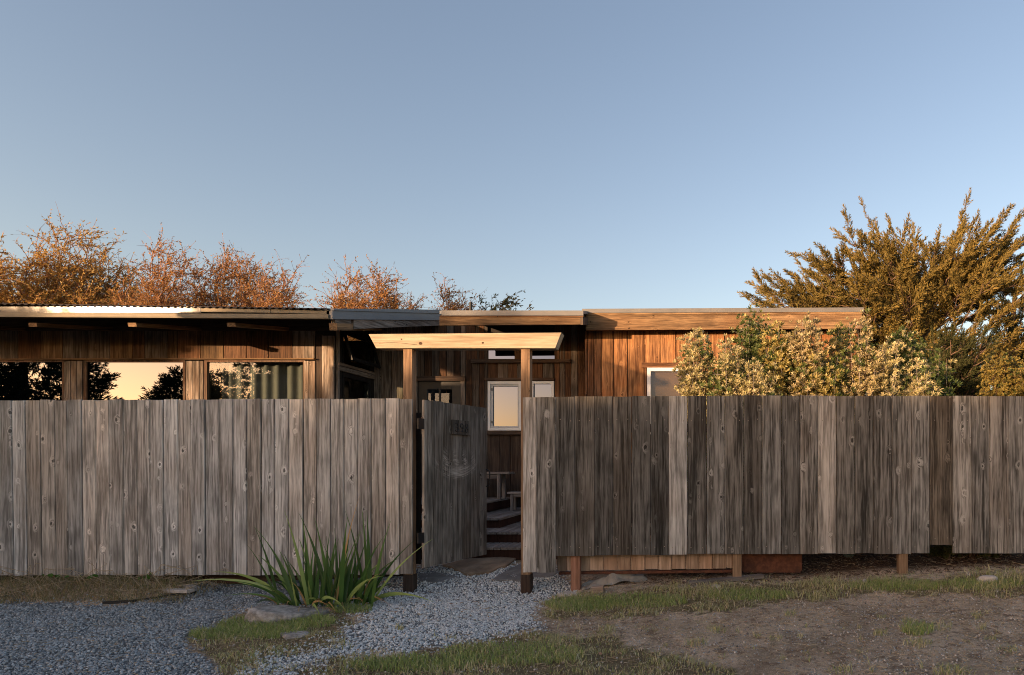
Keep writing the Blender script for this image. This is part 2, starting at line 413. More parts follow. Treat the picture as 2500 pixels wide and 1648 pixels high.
TUFTS = [(2215,1520,26),(2225,1540,34),(2295,1532,34),(2240,1572,40),(2150,1548,22),(2390,1505,20),(2460,1590,34),(2330,1640,60),(2050,1640,36),(1890,1560,24),(1750,1540,30),(2100,1590,20),(1930,1500,20),(2420,1560,22),(1480,1545,30),(1590,1535,28),(1700,1575,34)]
def jit(x, y, a):
    return (a * (np.sin(x * 5.1 + y * 9.3) + 0.6 * np.sin(x * 13.7 - y * 7.9 + 2) + 0.5 * np.sin(x * 31 + y * 23)),
            0.55 * a * (np.sin(x * 7.7 - y * 5.3 + 1) + 0.6 * np.sin(x * 17.1 + y * 15.9) + 0.5 * np.sin(-x * 29 + y * 37)))
def zones(x, y):
    px, py = proj(x, y, gz(x, y)); jx, jy = jit(x, y, 9.0)
    px = px + jx; py = py + jy
    g = inpoly(px, py, GRAVEL_L) | inpoly(px, py, GRAVEL_C)
    gr = np.zeros(g.shape, bool)
    for q in GRASS: gr |= inpoly(px, py, q)
    return g, gr
xs = np.concatenate([[-600,-300,-150,-90,-60,-40,-28,-20,-15,-12,-10], np.linspace(-9, 5, 280), [5.5,6.5,8,10,13,17,24,35,60,110,300,600]])
ys = np.concatenate([[-600,-300,-120,-60,-30,-15,-6,-2,1,2.2], np.linspace(3, 9, 160), [9.5,10,11,12,14,17,21,26,32,45,80,160,400,900]])
GX, GY = np.meshgrid(xs, ys)
GZ = gz(GX, GY)
V = np.stack([GX, GY, GZ], -1).reshape(-1, 3)
nx, ny = len(xs), len(ys)
ii, jj = np.meshgrid(np.arange(nx - 1), np.arange(ny - 1)); b0 = (jj * nx + ii).ravel()
Fc = np.stack([b0, b0 + 1, b0 + nx + 1, b0 + nx], 1)
gm, nt, b = newmat("ground_soil")
tc = N(nt, "ShaderNodeTexCoord"); at = N(nt, "ShaderNodeAttribute", attribute_name="zone")
sepz = N(nt, "ShaderNodeSeparateColor"); link(nt, at.outputs["Color"], sepz.inputs[0])
ob = tc.outputs["Object"]
n4 = noise(nt, ob, 140, 3, 0.7); n5 = noise(nt, ob, 0.55, 3, 0.5); n1 = noise(nt, ob, 2.3, 7, 0.72); n2 = noise(nt, ob, 38, 4, 0.7); n3 = noise(nt, ob, 9, 5, 0.7)
soil = mixc(nt, mapr(nt, n1, 0.3, 0.7), (0.26, 0.20, 0.15), (0.56, 0.455, 0.365))
soil = mixc(nt, math_node(nt, 'MULTIPLY', mapr(nt, n2, 0.50, 0.64), 0.75), soil, (0.60, 0.52, 0.44))
soil = mixc(nt, math_node(nt, 'MULTIPLY', mapr(nt, n3, 0.5, 0.36), 0.85), soil, (0.17, 0.12, 0.09))
soil = mixc(nt, math_node(nt, 'MULTIPLY', mapr(nt, n4, 0.42, 0.30), 0.75), soil, (0.07, 0.05, 0.038))
soil = mixc(nt, math_node(nt, 'MULTIPLY', mapr(nt, n5, 0.5, 0.36), 0.45), soil, (0.16, 0.115, 0.085))
turf = mixc(nt, mapr(nt, n3, 0.35, 0.65), (0.22, 0.165, 0.095), (0.34, 0.27, 0.155))
gravc = mixc(nt, mapr(nt, n2, 0.35, 0.65), (0.10, 0.11, 0.12), (0.36, 0.37, 0.39))
mulch = mixc(nt, mapr(nt, n2, 0.35, 0.68), (0.03, 0.020, 0.014), (0.13, 0.085, 0.055))
soil = mixc(nt, 1.0, soil, (1.78, 1.68, 1.52), 'MULTIPLY')
c = mixc(nt, sepz.outputs[1], soil, turf); c = mixc(nt, sepz.outputs[0], c, gravc); c = mixc(nt, sepz.outputs[2], c, mulch)
link(nt, c, b.inputs["Base Color"]); b.inputs["Roughness"].default_value = 0.95; b.inputs["Specular IOR Level"].default_value = 0.15
bp = N(nt, "ShaderNodeBump"); bp.inputs["Strength"].default_value = 1.0; bp.inputs["Distance"].default_value = 0.035
link(nt, math_node(nt, 'ADD', math_node(nt, 'ADD', n2, n4), n3), bp.inputs["Height"]); link(nt, bp.outputs[0], b.inputs["Normal"])
ground = big_mesh("ground", V, Fc, gm, smooth=True)
ground["kind"] = "structure"
zx, zy = V[:, 0], np.maximum(V[:, 1], 1e-3)
vis = V[:, 1] > 2.5
g_, gr_ = zones(zx, np.where(vis, zy, 5.0)); g_ &= vis; gr_ &= vis
mul = sstep(6.72, 6.95, V[:, 1]) * sstep(-0.9, -0.3, V[:, 0]) + sstep(6.5, 6.7, V[:, 1]) * sstep(-5.2, -5.6, V[:, 0])
far = (np.abs(V[:, 0]) > 14) | (V[:, 1] > 15) | (V[:, 1] < -6)
att = ground.data.attributes.new("zone", 'FLOAT_COLOR', 'POINT')
att.data.foreach_set("color", np.stack([g_.astype(float), np.maximum(gr_, far).astype(float), np.clip(mul, 0, 1), np.ones(len(V))], 1).astype(np.float32).ravel())

# ------------------------------------------------------------------ fences and the entry arbour
FY = 6.6
def tone(v, w=0.0): return (v * (1 + w), v, v * (1 - w))
lfence = thing("board_fence", (-5.5, FY, 0.05), "weathered grey board fence left of the gate, bottoms in a straight line above gravel", "fence")
LE = [-112 - 34.2 * k for k in range(18, 0, -1)] + [-112,-78,-44,-10,25,58,94.5,129,160,196,230,263,298,331,364,397,431,464,498,533,567,602,636,669,704,738,772,806,838,872,906,940,973,1006]
for i in range(len(LE) - 1):
    a, c = LE[i], LE[i + 1]; xm = (a + c) / 2
    top = np.interp(xm, [0, 630, 1006], [977, 974.5, 973]) + random.uniform(-1.2, 1.2)
    bot = np.interp(xm, [0, 700, 1006], [1405, 1404, 1402]) + random.uniform(-1, 1)
    lean = 7.0 * min(1, max(0, 1 - xm / 620)) / 228 + random.uniform(-.3, .3) / 228
    gap = random.choice([0.002, 0.0035, 0.005, 0.0075])
    v = 1.14 * random.uniform(0.66, 1.18) * np.interp(xm, [0, 300, 1006], [1.04, 1.0, 0.9]); w = random.uniform(-0.02, 0.085)
    plank("fence_board", XP(a, FY) + gap, XP(c, FY) - gap, ZP(bot, FY), ZP(top, FY), FY + random.uniform(0, 0.012), 0.022,
          M_FENCE, lfence, lean=lean, color=tone(v, w), dz=(random.uniform(-.002, .002), random.uniform(-.003, .003)))
for z in (0.62, 1.75):
    stick("rail", (-10.6, FY + 0.075, z), (-3.06, FY + 0.075, z), 0.09, 0.04, M_POST, lfence, color=tone(0.6), up=(0, 1, 0))
boxes('gap_shade_sheet', [(-10.6, -3.06, 6.84, 6.86, .30, 1.98)], M_DARKIN, lfence)  # added dark sheet standing in for the shade seen through board gaps
for px in (395, -60, -500):
    stick("post", (XP(px, 6.7), 6.72, -0.1), (XP(px, 6.7), 6.72, 1.95), 0.10, 0.09, M_POSTRED, lfence, color=tone(0.6))
stick("post_block", (XP(422, 6.66), 6.70, 0.03), (XP(422, 6.66), 6.70, 0.30), 0.05, 0.09, M_POST, lfence, color=tone(0.45))
stick("kick_beam", (-10.6, 6.79, 0.19), (-4.9, 6.79, 0.17), 0.15, 0.05, M_POSTRED, lfence, color=tone(0.4), up=(0, 1, 0))
stick("kick_beam", (-4.88, 6.80, 0.17), (-3.2, 6.80, 0.24), 0.12, 0.05, M_DARKBEAM, lfence, up=(0, 1, 0))

rfence = thing("board_fence", (0.8, FY, 0.08), "dark weathered wide board fence right of the gate, standing on short posts", "fence")
RE = [1275.6,1310,1357,1403,1451,1496,1542,1588,1632.5,1678,1725,1770,1816,1861,1908,1952.5,1997,2042,2088,2133,2179,2225,2270.6,2326.7,2372,2416,2462,2508,2553,2598,2644,2690] + [2690 + 45.5 * k for k in range(1, 15)]
RT = [1.5,1.05,.55,.60,.52,.62,.64,.50,1.35,.66,1.0,.78,.62,1.08,.62,1.2,1.25,.85,.72,.86,1.12,1.25,.60,1.5,1.1,1.3,1.2,.9,1.1,.9,1.0] + [1.0, .7, 1.1, .8, .95, 1.2, .75, .9, 1.05, .7, 1.15, .85, 1.0, .8]
for i in range(len(RE) - 1):
    a, c = RE[i], RE[i + 1]; xm = (a + c) / 2
    top = np.interp(xm, [1276, 1816, 2500], [969.5, 965.5, 967]) + random.uniform(-.8, .8)
    bot = np.interp(xm, [1357, 1816, 2500], [1358, 1352, 1351]) + random.uniform(-1, 1)
    if i < 2: bot = 1397.5 + i * 0.5
    warm = random.uniform(-0.01, 0.05)
    if i == 22: bot, warm = 1330.6, 0.16
    gap = random.choice([0.0015, 0.0015, 0.0025, 0.004])
    plank("fence_board", XP(a, FY) + gap, XP(c, FY) - gap, ZP(bot, FY), ZP(top, FY), FY + random.uniform(0, 0.008), 0.022,
          M_FENCE if i in (0, 8, 16) else M_FENCE2, rfence, color=tone(RT[i] * (0.62 if i in (0, 8, 16) else 1.0), warm),
          dz=(random.uniform(-.001, .001), random.uniform(-.002, .002)))
for z in (0.68, 1.80):
    stick("rail", (-1.80, FY + 0.09, z), (7.0, FY + 0.09, z), 0.09, 0.04, M_POST, rfence, color=tone(0.5), up=(0, 1, 0))
for px, mat, t, by in ((1404, M_POSTRED, 1.35, 1450), (1800, M_POST, 0.95, 1440), (2206, M_POST, 0.9, 1424), (2620, M_POST, 0.9, 1420), (3040, M_POST, 0.9, 1415)):
    w = 0.10 if px == 1404 else 0.095
    x = XP(px, FY + 0.03)
    stick("post", (x, FY + 0.085 if px == 1404 else FY + 0.075, float(gz(x, 6.6)) - 0.25), (x, FY + 0.085 if px == 1404 else FY + 0.075, 2.0), w, 0.09, mat, rfence, color=tone(t))
sk = [1360,1383,1407,1440,1473,1507,1540,1574,1607,1640,1674,1707,1740,1773,1789]
for i in range(len(sk) - 1):
    Y = FY + 0.15; bt = np.interp(sk[i], [1360, 1790], [1394, 1387]) + random.uniform(-1, 1)
    plank("skirt_board", XP(sk[i], Y) + 0.002, XP(sk[i + 1], Y) - 0.002, ZP(bt, Y), ZP(1330, Y), Y, 0.02, M_PALE, rfence, color=tone(random.uniform(.82, 1.12), random.uniform(-.02, .05)))
stick("steel_angle", P(1366, 1399, FY + 0.16), P(1792, 1394, FY + 0.16), 0.03, 0.05, M_RUST, rfence, up=(0, 1, 0))
pY = FY + 0.16
boxes("rusty_plate", [(XP(1812, pY), XP(1958, pY), pY, pY + 0.02, ZP(1394, pY), ZP(1340, pY)), (XP(1948, pY), XP(1958, pY) - .002, pY + .02, pY + .05, ZP(1394, pY) + .002, ZP(1340, pY) - .002),
                      (XP(1815, pY), XP(1955, pY), pY + .005, pY + .045, ZP(1398, pY), ZP(1394, pY) - .0005)], M_RUST, rfence)

NP, NA = [], []
for i in range(len(RE) - 1):
    for z in (0.52 if i != 22 else .62, 1.88):
        for t in (.22, .78):
            NP.append((XP(RE[i] + (RE[i + 1] - RE[i]) * t, FY) + random.uniform(-.006, .006), FY - .001, z + random.uniform(-.012, .012))); NA.append((0, -1, 0))
hexv = np.array([(math.cos(k * math.pi / 3), math.sin(k * math.pi / 3), 0) for k in range(6)] + [(0, 0, .35)]); hexf = np.array([(k, (k + 1) % 6, 6) for k in range(6)])
V, Fq = scatter(hexv, hexf, NP, np.array(NA, float), np.tile([1., 0, 0], (len(NP), 1)), np.full(len(NP), .0055))
o = big_mesh("nails", V, Fq, plain("nail_head", (.30, .25, .20), .6, .6), rfence); o["kind"] = "stuff"
arbor = thing("entry_arbor", (-2.5, FY, 0), "entry frame of two square posts under one pale lintel beam with angled ends", "arbor")
pw = 0.099
for px0, px1, t in ((984, 1006.5, 1.05), (1271.5, 1294, 0.9)):
    x0, x1 = XP(px0, FY + 0.022), XP(px1, FY + 0.022)
    xm = (x0 + x1) / 2
    stick("post", (xm, FY + 0.024 + 0.047, -0.2), (xm, FY + 0.024 + 0.047, ZP(851, FY)), x1 - x0, 0.094, M_POST, arbor, color=tone(t, 0.03))
for px in (996, 1283):                      # darker wood at the post feet
    xm = XP(px, FY + 0.02); zz = float(gz(xm, FY))
    stick("post_foot", (xm, FY + 0.071, zz - 0.1), (xm, FY + 0.071, ZP(1404, FY)), 0.108, 0.10, M_DARKBEAM, arbor, color=tone(0.8))
BY = FY - 0.012
z0, z1 = ZP(850, BY), ZP(814.5, BY)
xa0, xa1 = XP(899.5, BY), XP(918, BY); xb0, xb1 = XP(1356, BY), XP(1371, BY)
bv = []
for y in (BY, BY + 0.14):
    bv += [(xa1, y, z0), (xb0, y, z0), (xb1, y, z1 + 0.012), (xa0, y, z1 - 0.004)]
ox = (xa0 + xb1) / 2
R90 = Matrix.Rotation(math.radians(90), 4, 'Y')      # local z runs along the beam
Mb = Matrix.Translation((ox, BY, (z0 + z1) / 2)) @ R90
inv = Mb.inverted()
bm_o = mesh_obj("lintel_beam", [inv @ Vector(v) for v in bv], [(0,1,2,3),(4,7,6,5),(0,4,5,1),(1,5,6,2),(2,6,7,3),(3,7,4,0)], M_BEAM, arbor, Mb)
bev = bm_o.modifiers.new("b", 'BEVEL'); bev.width = 0.004; bev.segments = 1

for (px_, py_, r_) in ((1026.5, 838.5, .016), (1178.5, 837, .011), (980, 828, .007)):
    c_ = P(px_, py_, BY - .002); nn_ = 10
    mesh_obj("knot", [(0, -.001, 0)] + [(math.cos(k * .6283) * r_ * 1.2, 0, math.sin(k * .6283) * r_ * random.uniform(.8, 1.1)) for k in range(nn_)], [(0, 1 + (k + 1) % nn_, 1 + k) for k in range(nn_)], M_DARKBEAM, arbor, Matrix.Translation(c_), color=(1.3, 1.0, .8))
cr_ = [P(925, 838, BY), P(960, 836, BY), P(995, 839, BY), P(1018, 842, BY)]
v, f = tubes(cr_[:-1], cr_[1:], [.0018] * 3, [.0018] * 3, 4); big_mesh("crack", v, f, M_DARKBEAM, arbor)
# gate, swung inwards
g0 = Vector((-2.921, 6.62, 0.295)); g1 = Vector((-2.59, 7.62, 0.295))
gdir = (g1 - g0).normalized(); gang = math.atan2(gdir.y, gdir.x); GL = (g1 - g0).length; GH = 2.102 - 0.295
gate = bpy.data.objects.new("garden_gate", None)
setup(gate, None, Matrix.Translation(g0) @ Matrix.Rotation(gang, 4, 'Z'))
tag(gate, "dark board gate standing open, with number plaque and pull handle", "gate")
M_GATE = wood("gate_wood", (0.06, 0.053, 0.045), (0.31, 0.275, 0.24), (0.12, 0.09, 0.065), knots=0.3, scuff_obj=gate)
ge = [0, 0.125, 0.275, 0.425, 0.575, 0.72, 0.885, 1.0]
for i in range(7):
    w0, w1 = ge[i] * GL + .0015, ge[i + 1] * GL - .0015
    o = plank("gate_board", 0, w1 - w0, 0, GH + random.uniform(-.003, .003), 0, 0.03, M_GATE, None, color=tone([1.45, .9, 1.0, 1.05, .92, 1.0, .95][i]), ch=0.003)
    Mw = WM[gate] @ Matrix.Translation(((w0 + w1) / 2, random.uniform(-.002, .002), 0))
    o.matrix_basis = Mw; WM[o] = Mw; o.parent = gate; o.matrix_parent_inverse = WM[gate].inverted()
def gchild(name, data, mat, color=None):
    v, f = data
    return mesh_obj(name, v, f, mat, gate, WM[gate].copy(), color=color)
for z in (0.25, 1.5):
    gchild("ledge", box_data(0.03, GL - .03, .033, .07, z, z + .12), M_POSTRED)
plq = gchild("number_plaque", box_data(0.41, 0.72, -0.026, -0.003, 1.455, 1.62), M_FENCE2, color=(.75, .68, .62))
SEG = {'3': [[(0,1),(.3,1.12),(.75,1.1),(.9,.85),(.7,.62),(.35,.58)],[(.35,.58),(.8,.5),(.98,.25),(.75,.02),(.3,-.04),(0,.12)]],
       '9': [[(.9,.75),(.75,.5),(.3,.48),(.08,.75),(.25,1.08),(.7,1.1),(.92,.85),(.9,.4),(.6,0),(.2,-.05)]],
       '8': [[(.5,.56),(.15,.75),(.2,1.03),(.5,1.12),(.8,1.03),(.85,.75),(.5,.56),(.1,.32),(.15,.05),(.5,-.05),(.85,.05),(.9,.32),(.5,.56)]]}
for k, ch in enumerate("398"):
    P0, P1 = [], []
    for s in SEG[ch]:
        for q in range(len(s) - 1):
            for (Lq, pt) in ((P0, s[q]), (P1, s[q + 1])):
                Lq.append((0.452 + k * 0.083 + pt[0] * 0.055, -0.028, 1.492 + pt[1] * 0.082))
    v, f = tubes(P0, P1, np.full(len(P0), .0055), np.full(len(P0), .0055), 5)
    big_mesh("numeral", v, f, M_BLACK, plq, WM[gate].copy())
hp = [(0.985, -.002, .84), (0.985, -.05, .86), (0.985, -.055, .99), (0.985, -.05, 1.03), (0.985, -.002, 1.05)]
v, f = tubes([(p[0] * GL, p[1], p[2]) for p in hp[:-1]], [(p[0] * GL, p[1], p[2]) for p in hp[1:]], np.full(4, .008), np.full(4, .008), 6)
big_mesh("pull_handle", v, f, M_BLACK, gate, WM[gate].copy())
for z in (1.49, 0.27):
    gchild("hinge", box_data(-0.085, 0.0, 0.0, 0.02, z, z + 0.11), M_BLACK)
    gchild("hinge_strap", box_data(0.0, 0.05, 0.0335, 0.045, z - .05, z + 0.12), M_BLACK)

# ------------------------------------------------------------------ the cabin
LY, RY_, WY = 9.96, 11.15, 10.5          # depth of left front, recess and right front walls
FLOOR = 0.82
cab = thing("cabin", (-3.5, 11.5, 0.3), "low weathered wood cabin with metal-edged shed roofs behind the fence", "house")
LX0, LX1 = -13.2, -5.84
ZT = 3.70
def house_boards(edges, Y, ytop, ybot, mats, tones, name="wall_board", th=0.02, warm=(0, .05)):
    for i in range(len(edges) - 1):
        g = random.choice([0.002, 0.003, 0.004])
        tt = tones if isinstance(tones, (int, float)) else random.uniform(*tones)
        plank(name, XP(edges[i], Y) + g, XP(edges[i + 1], Y) - g, ZP(ybot, Y), ZP(ytop, Y), Y + random.uniform(0, .006), th,
              mats[i % len(mats)] if len(mats) < 3 else random.choice(mats), cab, color=tone(tt, random.uniform(*warm)))
# left wing front: boards over the windows
e = [-230,-175,-120,-66,-12,43,98,152,213,267,323,352,408,433,489,546,601,655,713,768]
house_boards(e, LY, 805, 876, [M_HOUSEG, M_FASCIA, M_HOUSE], (0.5, 1.05))
boxes("wall", [(LX0, LX1, LY + .03, LY + .13, 3.1, ZT), (LX0, LX1, LY + .03, LY + .13, 0.4, 1.75)], M_DARKIN, cab)
stick("head_trim", (LX0, LY - 0.02, ZP(878.5, LY)), (XP(770, LY), LY - 0.02, ZP(877, LY)), 0.022, 0.06, M_FASCIA, cab, color=tone(0.95), up=(0, 1, 0))
wz0, wz1 = 1.75, ZP(884, LY)
for (a, c, cur) in ((-170, 152, 0), (212, 447, 0), (506, 740, 1)):
    x0, x1 = XP(a, LY), XP(c, LY)
    fr = boxes("window", [(x0 - .05, x0 - .001, LY - .005, LY + .05, wz0, wz1 + .03), (x1 + .001, x1 + .03, LY - .005, LY + .05, wz0, wz1 + .03),
                          (x0, x1, LY - .008, LY + .05, wz1, wz1 + .028), (x0, x1, LY - .005, LY + .05, wz0, wz0 + .05)], M_DARKBEAM, cab, color=(2.2, 2.0, 1.8))
    boxes("pane", [(x0 + .001, x1 - .001, LY + .02, LY + .026, wz0 + .051, wz1 - .001)], M_GLASS if cur else M_PANE, fr)
    if cur:
        n = 140; xx = np.linspace(x0 + .06, x1 - .02, n)
        yy = LY + .22 + .035 * np.sin(np.linspace(0, 46, n)) + .02 * np.sin(np.linspace(0, 17, n) + 1)
        vv = [(x, y, wz0) for x, y in zip(xx, yy)] + [(x, y, wz1 + .05) for x, y in zip(xx, yy)]
        mesh_obj("curtain", vv, [(i, i + 1, n + i + 1, n + i) for i in range(n - 1)], M_CURT, fr, smooth=True)
    if a == 212:
        boxes("curtain", [(XP(243, LY + .2), XP(277, LY + .2), LY + .2, LY + .22, wz0, wz1 + .04)], M_CURT, fr)
# boards between the windows
for eds in ([155, 171, 186, 200], [452, 470, 486, 496], [741, 754, 769]):
    house_boards(eds, LY - .01, 881, 1062, [M_HOUSEG, M_HOUSEG], (0.7, 1.35), warm=(-.03, .02))
boxes("wall", [(XP(152, LY) + .04, XP(206, LY), LY + .03, LY + .13, 1.75, 3.1), (XP(449, LY) + .04, XP(500, LY), LY + .03, LY + .13, 1.75, 3.1), (XP(742, LY) + .03, LX1, LY + .03, LY + .13, 1.75, 3.1)], M_DARKIN, cab)
plank("corner_board", XP(787, LY), XP(816, LY), 0.6, ZP(820, LY), LY - .015, .04, M_HOUSEG, cab, color=tone(1.5, -.02))
plank("corner_board", XP(770, LY), XP(786, LY), 0.6, ZP(815, LY), LY + .01, .03, M_DARKBEAM, cab)
# left wing hull
boxes("wall", [(LX0, LX0 + .1, LY + .14, 14.4, .4, 3.66), (LX0, LX1 - .1, 14.41, 14.5, .4, 4.3)], M_DARKIN, cab)
boxes("floor", [(LX0, LX1 - .02, LY + .14, 14.4, .7, .8)], M_DARKIN, cab)
# side wall of the left wing, facing the entry, with its two windows
sx = LX1
yA, yB = LY + .04, RY_
boxes("wall", [(sx - .1, sx, yA + .1, 14.4, .4, 1.7), (sx - .1, sx, yA + .1, yA + .16, 1.7, 3.74), (sx - .1, sx, yB - .12, 14.4, 1.7, 3.95), (sx - .1, sx, yA + .16, yB - .12, 3.62, 3.75)], M_DARKIN, cab)
stick("mid_rail", (sx + .02, yA, 2.975), (sx + .02, yB - .02, 2.975), .05, .07, M_HOUSEG, cab, color=tone(1.1), up=(0, 0, 1))
stick("mid_rail", (sx + .02, yA, 3.045), (sx + .02, yB - .02, 3.045), .05, .05, M_HOUSEG, cab, color=tone(1.2), up=(0, 0, 1))
plank("jamb_board", sx - .01, sx + .035, 0.8, 3.6, LY + .03, .05, M_HOUSEG, cab, color=tone(1.1))
w1_ = boxes("window", [(sx - .03, sx + .012, yA + .16, yA + .21, 1.7, 2.94), (sx - .03, sx + .012, yB - .17, yB - .12, 1.7, 2.94), (sx - .03, sx + .01, yA + .21, yB - .17, 2.86, 2.939), (sx - .03, sx + .01, yA + .21, yB - .17, 1.7, 1.76)], M_BLACK, cab)
boxes("pane", [(sx - .02, sx - .014, yA + .211, yB - .171, 1.761, 2.859)], M_GLASSD, w1_)
aw_parent = boxes("window", [(sx - .03, sx + .012, yA + .16, yA + .19, 3.08, 3.6), (sx - .03, sx + .012, yB - .15, yB - .12, 3.08, 3.6)], M_BLACK, cab)
tilt = Matrix.Translation((sx + .015, 0, 3.6)) @ Matrix.Rotation(math.radians(-17), 4, 'Y')
sv, sf = [], []
for bx_ in ((0, .035, yA + .13, yA + .18, -.5, 0), (0, .035, yB - .16, yB - .11, -.5, 0), (.001, .034, yA + .18, yB - .16, -.05, 0), (.001, .034, yA + .18, yB - .16, -.5, -.445)):
    v, f = box_data(*bx_); n = len(sv); sv += v; sf += [tuple(i + n for i in q) for q in f]
mesh_obj("awning_sash", sv, sf, M_BLACK, aw_parent, tilt)
v, f = box_data(.014, .02, yA + .181, yB - .161, -.444, -.051); mesh_obj("pane", v, f, M_GLASSD, aw_parent, tilt)

# left roof: corrugated sheet rising to the back
EY = 8.7
sl_ = math.tan(math.radians(12.6))
n = 520; xx = np.linspace(-14.0, XP(803, EY), n)
def eave_top(x): return np.interp(x, [XP(0, EY), XP(800, EY)], [ZP(745, EY), ZP(757.5, EY)]) if x > -10.4 else ZP(745, EY)
wave = 0.012 * np.sin((xx) * 2 * math.pi / 0.098)
rv, k = [], 0
for (y, dz) in ((EY - .03, 0), (EY + 3.0, 3.03 * sl_), (14.6, (14.6 - EY + .03) * sl_)):
    rv += [(x, y, eave_top(x) + w + dz + .012) for x, w in zip(xx, wave)]
rf = [(r * n + i, r * n + i + 1, (r + 1) * n + i + 1, (r + 1) * n + i) for r in range(2) for i in range(n - 1)]
rs = mesh_obj("roof", rv, rf, plain("corrugated_sheet", (.075, .06, .05), .7, .2, .3), cab, smooth=True)
so = rs.modifiers.new("s", 'SOLIDIFY'); so.thickness = 0.003
RX = -5.16
deckv = [(-14, EY + .02, 3.475), (RX, EY + .02, 3.475), (RX + .48, 11.15, 4.02), (RX + .48, 14.4, 4.76), (-14, 14.4, 4.76)]
mesh_obj("roof_deck", deckv + [(x, y, z + .06) for x, y, z in deckv], [(4,3,2,1,0),(5,6,7,8,9)] + [(i,(i+1)%5,5+(i+1)%5,5+i) for i in range(5)], M_DARKBEAM, rs)
def strip(name, pxs, Y, top, bot, th, mat, parent, dy=0.0, color=None, tilt=0.0, yaw=0.0):
    (a, c), (t0, t1), (b0_, b1_) = pxs, top, bot
    tl = Vector((0, tilt, 0)); q = [P(a, b0_, Y), P(c, b1_, Y), P(c, t1, Y) - tl, P(a, t0, Y) - tl]; q[0].y += yaw; q[3].y += yaw
    cen = (q[0] + q[2]) / 2; Mx = Matrix.Translation(cen) @ R90; iv = Mx.inverted()
    vv = [iv @ p for p in q] + [iv @ (p + Vector((0, th, dy))) for p in q]
    return mesh_obj(name, vv, [(0,1,2,3),(4,7,6,5),(0,4,5,1),(1,5,6,2),(2,6,7,3),(3,7,4,0)], mat, parent, Mx, color=color)
strip("flashing", (-420, 490), EY - .005, (744, 749), (759.5, 763), .012, M_FLASH, rs, tilt=.006, yaw=.10)
strip("flashing", (491, 660), EY - .004, (751.5, 756), (761.5, 763.2), .012, M_GUTTER, rs)
strip("flashing", (661, 797), EY, (754.5, 759.5), (763.3, 766.5), .012, M_GUTTER, rs)
gut = strip("gutter", (-420, 801), EY - .02, (760.5, 767), (769, 775.5), .10, M_GUTTER, rs)
strip("gutter_lip", (-420, 802), EY - .032, (769.3, 775.8), (771.3, 777.6), .03, M_GUTTER, gut)
# rafters under the eave
for px in (-165, 78, 321, 563):
    x = XP(px, EY + .05)
    stick("rafter", (x, EY + .06, 3.392), (x, LY + .05, 3.60), .12, .055, M_FASCIA, rs, color=tone(.9), up=(0, 0, 1))
stick("blocking", (LX0, LY - .03, 3.66), (LX1 - .05, LY - .03, 3.66), .20, .04, M_DARKBEAM, rs, up=(0, 1, 0))
# rake along the right end of the left roof
A0, B0 = Vector((-5.153, 8.7, 0)), Vector((-4.645, 11.15, 0)); nrm = Vector((B0.y - A0.y, -(B0.x - A0.x), 0)).normalized()
def rake(name, zA, zB, th, mat, t0=0., t1=1., out=0., color=None):
    q = []
    for off in (out, out - th):
        for (t, s) in ((t0, 0), (t1, 0), (t1, 1), (t0, 1)):
            p = A0.lerp(B0, t) + nrm * off
            z = zA[s] + (zB[s] - zA[s]) * t
            q.append(Vector((p.x, p.y, z)))
    d = (B0 - A0).normalized(); yv = -nrm; xv = yv.cross(d)
    Mx = Matrix(((xv.x, yv.x, d.x, q[0].x), (xv.y, yv.y, d.y, q[0].y), (xv.z, yv.z, d.z, q[0].z), (0, 0, 0, 1))); iv = Mx.inverted()
    return mesh_obj(name, [iv @ p for p in q], [(0,1,2,3),(4,7,6,5),(0,4,5,1),(1,5,6,2),(2,6,7,3),(3,7,4,0)], mat, rs, Mx, color=color)
rake("rake_trim", (3.455, 3.576), (4.015, 4.135), .05, M_ROOFMETAL, out=.02)
rake("rake_cap", (3.578, 3.605), (4.137, 4.205), .30, M_ROOFMETAL, out=.04)
rake("rake_board", (3.304, 3.453), (3.922, 4.013), .06, M_HOUSEG, t0=0.17, out=0, color=tone(1.0, -.05))
rake("rake_board", (3.304, 3.453), (3.922, 4.013), .06, M_HOUSEG, t0=0.03, t1=.15, out=0, color=tone(1.0, -.05))
stick("rafter", (XP(812, EY), EY + .012, 3.352), (XP(812, EY), LY, 3.62), .11, .10, M_FASCIA, rs, color=tone(1.2, .03), up=(0, 0, 1))

# entry roof and right roof
MY = 9.8
def tilted(name, x0, x1, y0, y1, zt, th, slope, mat, parent, color=None):
    q = [(x0, y0, zt), (x1, y0, zt), (x1, y1, zt + (y1 - y0) * slope), (x0, y1, zt + (y1 - y0) * slope)]
    c = Vector(((x0 + x1) / 2, y0, zt))
    V = [Vector(p) - c - Vector((0, 0, th)) for p in q] + [Vector(p) - c for p in q]
    return mesh_obj(name, V, [(0,3,2,1),(4,5,6,7),(0,1,5,4),(1,2,6,5),(2,3,7,6),(3,0,4,7)], mat, parent, Matrix.Translation(c), color=color)
MS = 0.225
mr = tilted("roof", XP(1073, MY) + .01, XP(1417, MY), MY + .045, 14.3, 3.80, .10, MS, M_DARKBEAM, cab)
strip("fascia_board", (1073, 1417), MY, (773.5, 774), (794.5, 792), .04, M_FASCIA, mr, color=tone(.85))
strip("shingle_edge", (1073, 1424), MY - .015, (770.5, 770.5), (773.4, 773.8), .05, M_HOUSE, mr, color=tone(.7))
strip("edge_trim", (1078, 1424), MY - .03, (757.8, 758), (770.2, 770.2), .03, M_EDGE, mr, color=None)
xe = XP(1417, MY)
tilted("end_board", xe + .001, xe + .04, MY + .002, 11.0, ZP(774.5, MY), .12, MS, M_HOUSEG, mr, color=tone(.5))
tilted("roof_sheet", XP(1073, MY), XP(1424, MY), MY + .001, 14.3, 3.852, .05, MS, M_ROOFMETAL, mr)
